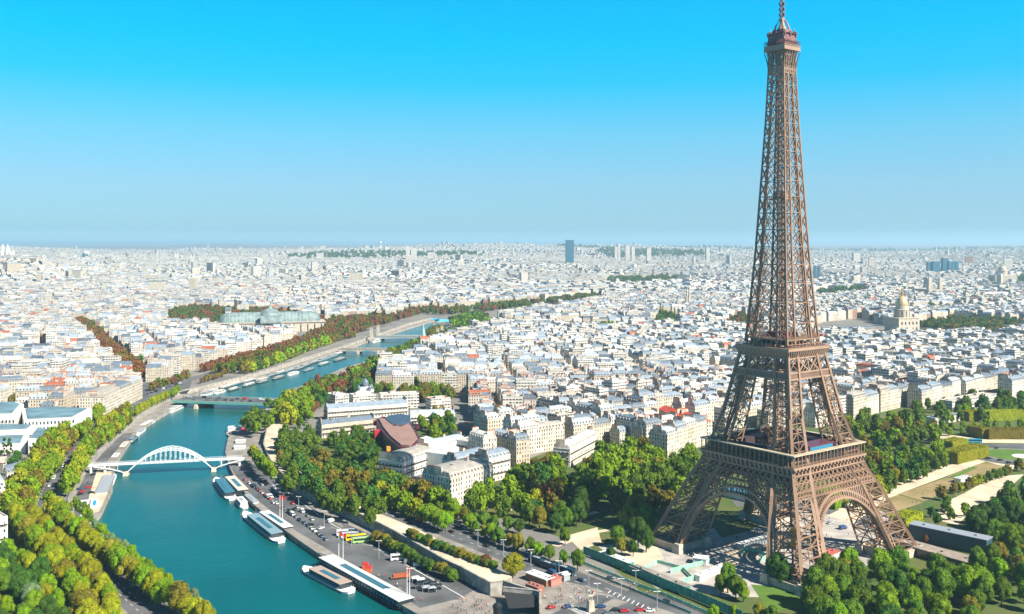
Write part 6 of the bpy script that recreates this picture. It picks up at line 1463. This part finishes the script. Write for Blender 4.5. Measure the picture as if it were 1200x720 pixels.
for i, (x, y) in enumerate(hb):
    dx = R.uniform(11, 16); yy = y - R.uniform(-.5, .5) + 2.6; boat((x, yy), (x + dx, yy - dx * .3), R.uniform(5.5, 8), 'barge in the double line beyond the green girder bridge, %s from the left' % ordn(i), R.choice([M_WHITE, M_HULLD, M_TEALG]), R.choice([M_WHITE, M_GREY, M_HWALL[0], M_BGL, M_PAVE]), ch=1.8, name='barge', cat='barge', group='barges beyond the girder bridge')
boat((437, 402), (450, 398), 8, 'white river boat between the stone bridge and the ornate bridge', M_WHITE, M_WHITE)
# floating landing right of the footbridge
root = thing('floating_restaurant', 'white floating landing with pink parasol and low sheds at the footbridge', 'landing stage', tuple(G(275, 512, WZ)))
def rp(pts, z): o_ = G(275, 512, WZ); return [(G(x, y, z).x - o_.x, G(x, y, z).y - o_.y) for x, y in pts]
m = MB(); m.prism(rp([(265, 508), (270, 499), (288, 498), (292, 504), (280, 512), (276, 532), (268, 533), (270, 513)], WZ + 1.6), -1, 1.6, 0, 0, uv=False); m.build('deck', mat('wood_deck', (.45, .38, .32)), root)
for x, y, l, w, c in ((278, 504, 16, 9, M_WHITE), (282, 520, 8, 7, M_WHITE), (281, 527, 9, 7, M_WHITE)):
    o_ = G(275, 512, WZ); q = G(x, y, WZ + 2); m = MB(); m.box((q.x - o_.x, q.y - o_.y, 3.4), (l, w, 3), .2); m.box((q.x - o_.x, q.y - o_.y, 5.0), (l + 1, w + 1, .3), .2); m.build('shed', c, root)
for x, y in ((285, 504), (287, 507)): q = G(x, y, WZ + 4); m = MB(); m.lathe((q.x - o_.x, q.y - o_.y, 1.6), [(.1, 0), (.1, 3), (2.6, 3), (.2, 5)], 8); m.build('parasol', mat('pink_fabric', (.8, .05, .15)), root)
# ---- fences, halls, kiosks
def fence(label, pts, h, mt, thick=.15, z=.1, postsp=6, cap=None, name='security_fence'):
    P = [G(x, y, z) for x, y in pts]; o0 = P[0]; root = thing(name, label, 'fence', tuple(o0)); m, mp = MB(), MB()
    for a, b in zip(P, P[1:]):
        d = b - a; L = d.length; an = math.atan2(d.y, d.x); c = (a + b) / 2 - o0; m.box((c.x, c.y, h / 2 + .1), (L, thick, h - .2), an); 
        for i in range(int(L / postsp) + 1): q = a + d * (i * postsp / L) - o0; mp = MB(); mp.box((q.x, q.y, h / 2), (.22, .3, h + .15), an); mp.build('post', M_GREY if mt != M_PGREEN else M_WHITE, root)
        if cap: m.box((c.x, c.y, h + .1), (L, cap, .12), an)
    m.build('panel', mt, root)
fence('dark green tall security fence between the crossing and the tower forecourt', [(684, 650), (710, 660), (740, 672), (780, 690), (820, 706), (870, 728)], 4.6, M_GREENF)
fence('low green barrier on the road side of the tall security fence', [(660, 652), (700, 668), (740, 684), (780, 699), (820, 716), (850, 730)], 1.6, M_PGREEN)
fence('second low green barrier beside the crossing', [(690, 672), (730, 688), (775, 706), (810, 720)], 1.2, M_GREENF)
fence('pale green hoarding in the forecourt, nearest the left leg', [(786, 672), (830, 661), (833, 659)], 2.6, M_PGREEN)
fence('pale green hoarding beside the white canopy', [(800, 684), (830, 676), (852, 668)], 2.6, M_PGREEN)
fence('curved pale green hoarding under the tower', [(868, 650), (876, 646), (888, 649), (900, 655), (890, 660)], 2.6, M_PGREEN)
fence('pale green hoarding left of the tower foot', [(754, 668), (770, 660), (800, 668), (812, 680)], 1.8, M_PGREEN)
def shed(label, A, B, depth, h, wallm, roofm, over=.6, z=.15, name='pavilion', cat='pavilion', win=False):
    a, b = G(*A, z), G(*B, z); d = b - a; L = d.length; ang = math.atan2(d.y, d.x); root = thing(name, label, cat, (a.x, a.y, z), ang)
    m = MB(); m.box((L / 2, depth / 2, h / 2), (L, depth, h)); m.build('wall', wallm, root); m = MB(); m.box((L / 2, depth / 2, h + .2), (L + over, depth + over, .4)); 
    for i in range(3): m.box((L * (i + .5) / 3, depth * .5, h + .7), (1.4, 1.1, .7))
    m.build('roof', roofm, root)
    if win:
        for i in range(int(L / 3)): m = MB(); m.box((1.5 + 3 * i, -.05, h * .5), (1.8, .12, h * .5)); m.build('window', M_DARK, root)
    m = MB(); m.box((L, depth * .5, 1.1), (.14, 1.2, 2.1)); m.build('door', M_GREY, root); return root
M_WR = mat('white_roof', (.72, .73, .72), .6, var=.08)
shed('long dark glass hall with pale roof edge at the right of the tower', (1065, 632), (1156, 652), 9, 8.5, mat('dark_teal_panel', (.04, .085, .11), .5), mat('lead_roof', (.3, .33, .38), .5), win=False)
shed('low brown roofed building joined to the right tower leg', (1058, 648), (1140, 672), 11, 4.5, M_DARK, mat('brown_gravel_roof', (.32, .26, .22), .9, var=.2, vscale=.3), win=True)
shed('long white canopy along the tall green fence, upper left part', (700, 655), (733, 668), 6, 3.2, M_GREENF, M_WR)
shed('long white canopy along the tall green fence, lower right part', (738, 672), (800, 697), 5, 3.4, M_GREENF, M_PAVE)
shed('white cabin in the forecourt right of the left tower leg', (812, 661), (828, 663), 6, 3, M_WR, M_WR, name='cabin', cat='cabin')
shed('long white canopy beside the green hoarding under the arch', (820, 682), (850, 669), 3, 2.6, M_WR, M_WR)
shed('white security canopy behind the near tower leg', (872, 646), (905, 635), 5, 3, M_GREY, M_WR)
shed('teal roofed ticket building seen through the left arch', (848, 582), (882, 590), 10, 5, M_HWALL[1], M_BGL)
shed('red roofed kiosk hidden among trees right of the tower', (968, 660), (985, 653), 6, 3, M_HWALL[0], mat('kiosk_red', (.45, .12, .1)), name='kiosk', cat='kiosk')
shed('white topped snack kiosk on the plaza by the lone yellow tree', (616, 679), (640, 688), 6, 3.2, mat('kiosk_brown', (.3, .14, .08)), M_WHITE, name='kiosk', cat='kiosk')
shed('red brown snack kiosk right of the white topped one', (646, 688), (658, 684), 5, 3, mat('kiosk_pink', (.5, .2, .16)), mat('kiosk_roof_red', (.45, .15, .12)), name='kiosk', cat='kiosk')
shed('grey green newspaper kiosk at the end of the kiosks', (661, 682), (668, 680), 4, 3, M_GREY, M_WR, name='kiosk', cat='kiosk')
shed('orange brown hut at the plaza stair head', (616, 692), (630, 697), 4, 3, mat('hut_rust', (.4, .12, .07)), mat('hut_roof', (.35, .15, .12)), name='kiosk', cat='kiosk')
shed('small orange playground roof left of the tower', (680, 612), (690, 606), 4, 3, mat('play_orange', (.5, .14, .05)), mat('play_roof', (.55, .16, .06)), name='kiosk', cat='kiosk')
shed('white garden kiosk in the park right of the tower', (1126, 567), (1138, 564), 5, 3, M_HWALL[1], M_WR, name='kiosk', cat='kiosk')
shed('grey park house behind the trees right of the tower', (1096, 498), (1128, 493), 10, 6, M_HWALL[0], M_GREY)
# dark stair pavilion at the bottom edge of the plaza
q = G(583, 722, 0); root = thing('advertising_column', 'dark cylindrical kiosk column at the bottom edge of the plaza', 'column', (q.x, q.y, QZ)); m = MB(); m.lathe((0, 0, 0), [(2.0, 0), (2.0, 8), (2.3, 8.2), (2.2, 9), (1, 10)], 12); m.build('body', M_BLACK, root)
q = [G(x, y, 0) for x, y in ((590, 694), (628, 698), (632, 712), (596, 714))]; m = MB(); m.prism([(p.x, p.y) for p in q], .2, .35, 0, 0, uv=False); root = thing('stair_opening', 'dark stairwell in the plaza beside the stone wall', 'stairwell'); m.build('floor', mat('stairwell_shade', (.03, .032, .035), .9), root)  # flat slab at plaza level; the opening's shade is put into its dark colour
wall_line('parapet_wall', [Vector((p.x, p.y, 0)) for p in q[:2]], 0, 2.4, .8, M_STONE2, 'short stone parapet along the dark stairwell on the plaza')
# landing pylons (flag masts, lamps)
def mast(label, px, py, h, z, col, flag=None):
    q = G(px, py, z); root = thing('lamp_mast' if not flag else 'flag_pole', label, 'lamp post' if not flag else 'flag pole', tuple(q)); m = MB(); m.tube([(0, 0, 0), (0, 0, h)], [.22, .12], 6); m.build('pole', col, root)
    if flag: m = MB(); m.box((.9, 0, h - 1.2), (1.8, .06, 2.2)); m.build('flag', flag, root)
    else: m = MB(); m.box((.8, 0, h), (1.8, .35, .2)); m.box((-.8, 0, h), (1.8, .35, .2)); m.build('lamp_head', M_WHITE, root)
for i, (x, y) in enumerate(((397, 655), (402, 657), (328, 608), (331, 610), (477, 700), (480, 702))): mast('slim pole on the port quay edge, %s from the left' % ordn([2, 3, 0, 1, 4, 5][i]), x, y, 15, QZ, M_WHITE, M_RED if i < 5 else None)
k = 0
for i in range(9):
    a = G(*PORT[3 + i % 6], QZ); 
for i, (x, y) in enumerate(((300, 556), (322, 576), (350, 600), (380, 618), (412, 640), (444, 655))): mast('tall street lamp on the port road under the promenade, %s from the left' % ORD[i], x, y, 10, QZ, M_GREY)
for i, (x, y) in enumerate(((560, 640), (590, 652), (622, 664), (655, 678), (690, 690), (728, 700), (770, 716), (700, 706), (745, 690))): mast('street lamp on the wide riverside road or crossing, %s from the left' % ordn(sorted([560, 590, 622, 655, 690, 728, 770, 700, 745]).index(x)), x, y, 9, .1, M_GREY)
# monument on the plaza corner
q = G(692, 716, .2); root = thing('equestrian_statue', 'stone horse statue on a tall plinth at the bottom crossing corner', 'statue', tuple(q)); m = MB(); m.box((0, 0, 2.5), (3, 3, 5), .4, 0, 0, .85); m.build('plinth', M_STONE, root)
m = MB(); m.tube([(-1.4, 0, 6.6), (-.6, 0, 6.9), (.5, 0, 6.9), (1.2, 0, 7.6), (1.6, 0, 8.4), (2.1, 0, 8.3)], [.5, .7, .65, .45, .3, .18], 8)
for x, y in ((-1, .35), (-1, -.35), (.7, .35), (.7, -.35)): m.tube([(x, y, 6.6), (x, y, 5.7), (x + .1, y, 4.9)], [.28, .16, .12], 6)
m.build('horse', M_STONE, root)
# market stalls / tables and skips on the port
for i, (x, y) in enumerate(((487, 682), (493, 684), (500, 686), (507, 688), (491, 690), (499, 693), (506, 694), (513, 691))):
    q = G(x, y, QZ + .1); root = thing('market_stall', 'small white topped stall on the port, %s from the left in the stall group' % ordn(sorted([487, 493, 500, 507, 491, 499, 506, 513]).index(x)), 'stall', tuple(q), .35, 'stalls on the port'); m = MB(); m.box((0, 0, 2.6), (4.4, 3, .5), 0, 0, 0, .6); m.build('canopy', R.choice([M_WHITE, M_WHITE, M_BLACK, M_GREY]), root); m = MB(); [m.box((a, b, 1.2), (.12, .12, 2.4)) for a in (-2, 2) for b in (-1.3, 1.3)]; m.build('frame', M_GREY, root); m = MB(); m.box((0, 0, .5), (3.6, 1.4, 1)); m.build('counter', M_BLACK, root)
q = G(430, 668, QZ + .1)
for i, (x, y) in enumerate(((428, 667), (432, 671))): q = G(x, y, QZ + .1); m = MB(); root = thing('ticket_booth', ['left', 'right'][i] + ' orange ticket booth beside the largest pontoon', 'booth', tuple(q)); m.box((0, 0, 1.5), (3, 3, 3)); m.build('wall', mat('booth_orange', (.6, .12, .04)), root); m = MB(); m.box((0, 0, 3.2), (3.5, 3.5, .4), 0, 0, 0, .7); m.build('roof', M_RED, root)
# ---- people
def person_mesh(step):
    me = bpy.data.meshes.new('person_skin'); J = [(0, 0, .95), (0, 0, 1.2), (0, 0, 1.42), (0, 0, 1.52), (0, .02, 1.66), (.1, 0, .9), (.11, step, .5), (.11, step * 1.2 - .05, .06), (.11, step * 1.2 + .12, .03), (-.1, 0, .9), (-.11, -step, .5), (-.11, -step * 1.4 - .1, .08), (-.11, -step * 1.4 + .06, .03), (.2, 0, 1.4), (.26, -step * .5, 1.13), (.27, .1 - step, .9), (-.2, 0, 1.4), (-.26, step * .5, 1.13), (-.27, step + .1, .9)]
    E_ = [(0, 1), (1, 2), (2, 3), (3, 4), (0, 5), (5, 6), (6, 7), (7, 8), (0, 9), (9, 10), (10, 11), (11, 12), (2, 13), (13, 14), (14, 15), (2, 16), (16, 17), (17, 18)]
    rad = [.15, .14, .15, .06, .11, .09, .07, .045, .04, .09, .07, .045, .04, .06, .045, .035, .06, .045, .035]
    me.from_pydata(J, E_, []); o = bpy.data.objects.new('person_skin', me); COL.objects.link(o); md = o.modifiers.new('s', 'SKIN'); 
    for v, r_ in zip(me.skin_vertices[0].data, rad): v.radius = (r_, r_)
    me.skin_vertices[0].data[0].use_root = True; o.modifiers.new('u', 'SUBSURF').levels = 1
    dg = bpy.context.evaluated_depsgraph_get(); ev = o.evaluated_get(dg); out = bpy.data.meshes.new_from_object(ev); bpy.data.objects.remove(o); out.materials.clear()
    for m_ in (mat('skin', (.45, .27, .18)), mat('shirt', (.6, .1, .1)), mat('trousers', (.05, .06, .1)), mat('hair', (.04, .025, .015))): out.materials.append(m_)
    for p in out.polygons:
        c = p.center; p.material_index = 3 if c.z > 1.68 or (c.z > 1.58 and c.y < -.02) else 0 if c.z > 1.5 or (abs(c.x) > .2 and c.z < 1.0 and c.z > .7) else 1 if c.z > .92 else 2
    return out
PM = [person_mesh(.02), person_mesh(.18)]
SH = {'red': mat('red_shirt', (.6, .04, .04)), 'white': mat('white_shirt', (.75, .75, .75)), 'blue': mat('blue_shirt', (.05, .15, .4)), 'black': mat('black_shirt', (.02, .02, .02)), 'pink': mat('pink_shirt', (.7, .3, .3)), 'tan': mat('tan_shirt', (.5, .38, .25))}
def people(n_, poly, z, where):
    Q = [G(x, y, z) for x, y in poly]; q2 = [(q.x, q.y) for q in Q]; x0, x1 = min(q[0] for q in q2), max(q[0] for q in q2); y0, y1 = min(q[1] for q in q2), max(q[1] for q in q2); out = []
    while len(out) < n_:
        x, y = R.uniform(x0, x1), R.uniform(y0, y1)
        if inpoly(x, y, q2): out.append((x, y))
    out.sort(key=lambda p: P2((p[0], p[1], 0))[0]); cnt = {}
    for x, y in out:
        c = R.choice(list(SH)); ps = R.choice((0, 1)); i = cnt.get(c, 0); cnt[c] = i + 1
        o = link('person', PM[ps], None, (x, y, z), R.uniform(0, 6.28)); tag(o, '%s person in %s, %s, %s from left' % (['standing', 'walking'][ps], c, where, ordn(i)), 'person', 'people ' + where)
        o.material_slots[1].link = 'OBJECT'; o.material_slots[1].material = SH[c]; s = R.uniform(1.0, 1.1); o.scale = (s, s, s)
people(58, [(632, 700), (640, 690), (680, 690), (720, 706), (680, 714), (640, 716)], .12, 'on the plaza by the kiosks')
people(42, [(530, 700), (560, 700), (590, 712), (580, 722), (530, 722)], QZ + .1, 'on the port plaza at the bottom edge')
people(18, [(420, 664), (440, 668), (500, 706), (492, 712), (440, 690)], QZ + .1, 'on the quay beside the largest pontoon')
people(14, [(760, 702), (700, 676), (715, 672), (790, 700)], .14, 'walking along the low green barriers')
people(56, [(790, 650), (850, 625), (900, 600), (900, 640), (860, 680), (820, 668)], .16, 'on the shaded ground under the tower')
people(24, [(960, 604), (1000, 612), (1040, 636), (1000, 644), (960, 630)], .16, 'on the forecourt under the right arch')
people(22, [(1005, 615), (1060, 592), (1130, 548), (1150, 548), (1085, 586)], .16, 'on the pale path right of the tower')
people(12, [(1070, 600), (1100, 574), (1135, 578), (1090, 600)], .16, 'on the dry lawn')
people(12, [(360, 584), (400, 602), (450, 626), (470, 628), (400, 596)], 2.5, 'on the sandy promenade')
# tourists on the tower second platform
for i in range(26):
    k = R.choice((0, 1)); u = R.uniform(-15, 15); a_ = (-math.pi / 2, 0)[k] + trot; x = 16.8; c = R.choice(list(SH)); 
    wx, wy = TX + x * math.cos(a_) - u * math.sin(a_), TY + x * math.sin(a_) + u * math.cos(a_); o = link('person', PM[0], None, (wx, wy, 114.5), a_); tag(o, 'visitor in %s shirt at the %s railing of the second platform' % (c, ('shaded', 'sunlit')[k]), 'person', 'visitors in %s at the %s second platform railing' % (c, ('shaded', 'sunlit')[k])); o.material_slots[1].link = 'OBJECT'; o.material_slots[1].material = SH[c]
# ------------------------------------------------------------------ haze
HZ = bpy.data.materials.new('haze'); HZ.use_nodes = True; n = HZ.node_tree; n.nodes.clear(); o_ = n.nodes.new('ShaderNodeOutputMaterial'); pv = n.nodes.new('ShaderNodeVolumePrincipled')
pv.inputs['Color'].default_value = (.58, .84, 1.0, 1); pv.inputs['Density'].default_value = 6e-5; pv.inputs['Anisotropy'].default_value = .2; n.links.new(pv.outputs[0], o_.inputs['Volume'])
m = MB(); m.box((0, 30500, 160), (120000, 61500, 340)); o = m.build('haze', HZ); o['kind'] = 'stuff'; o.display_type = 'WIRE'
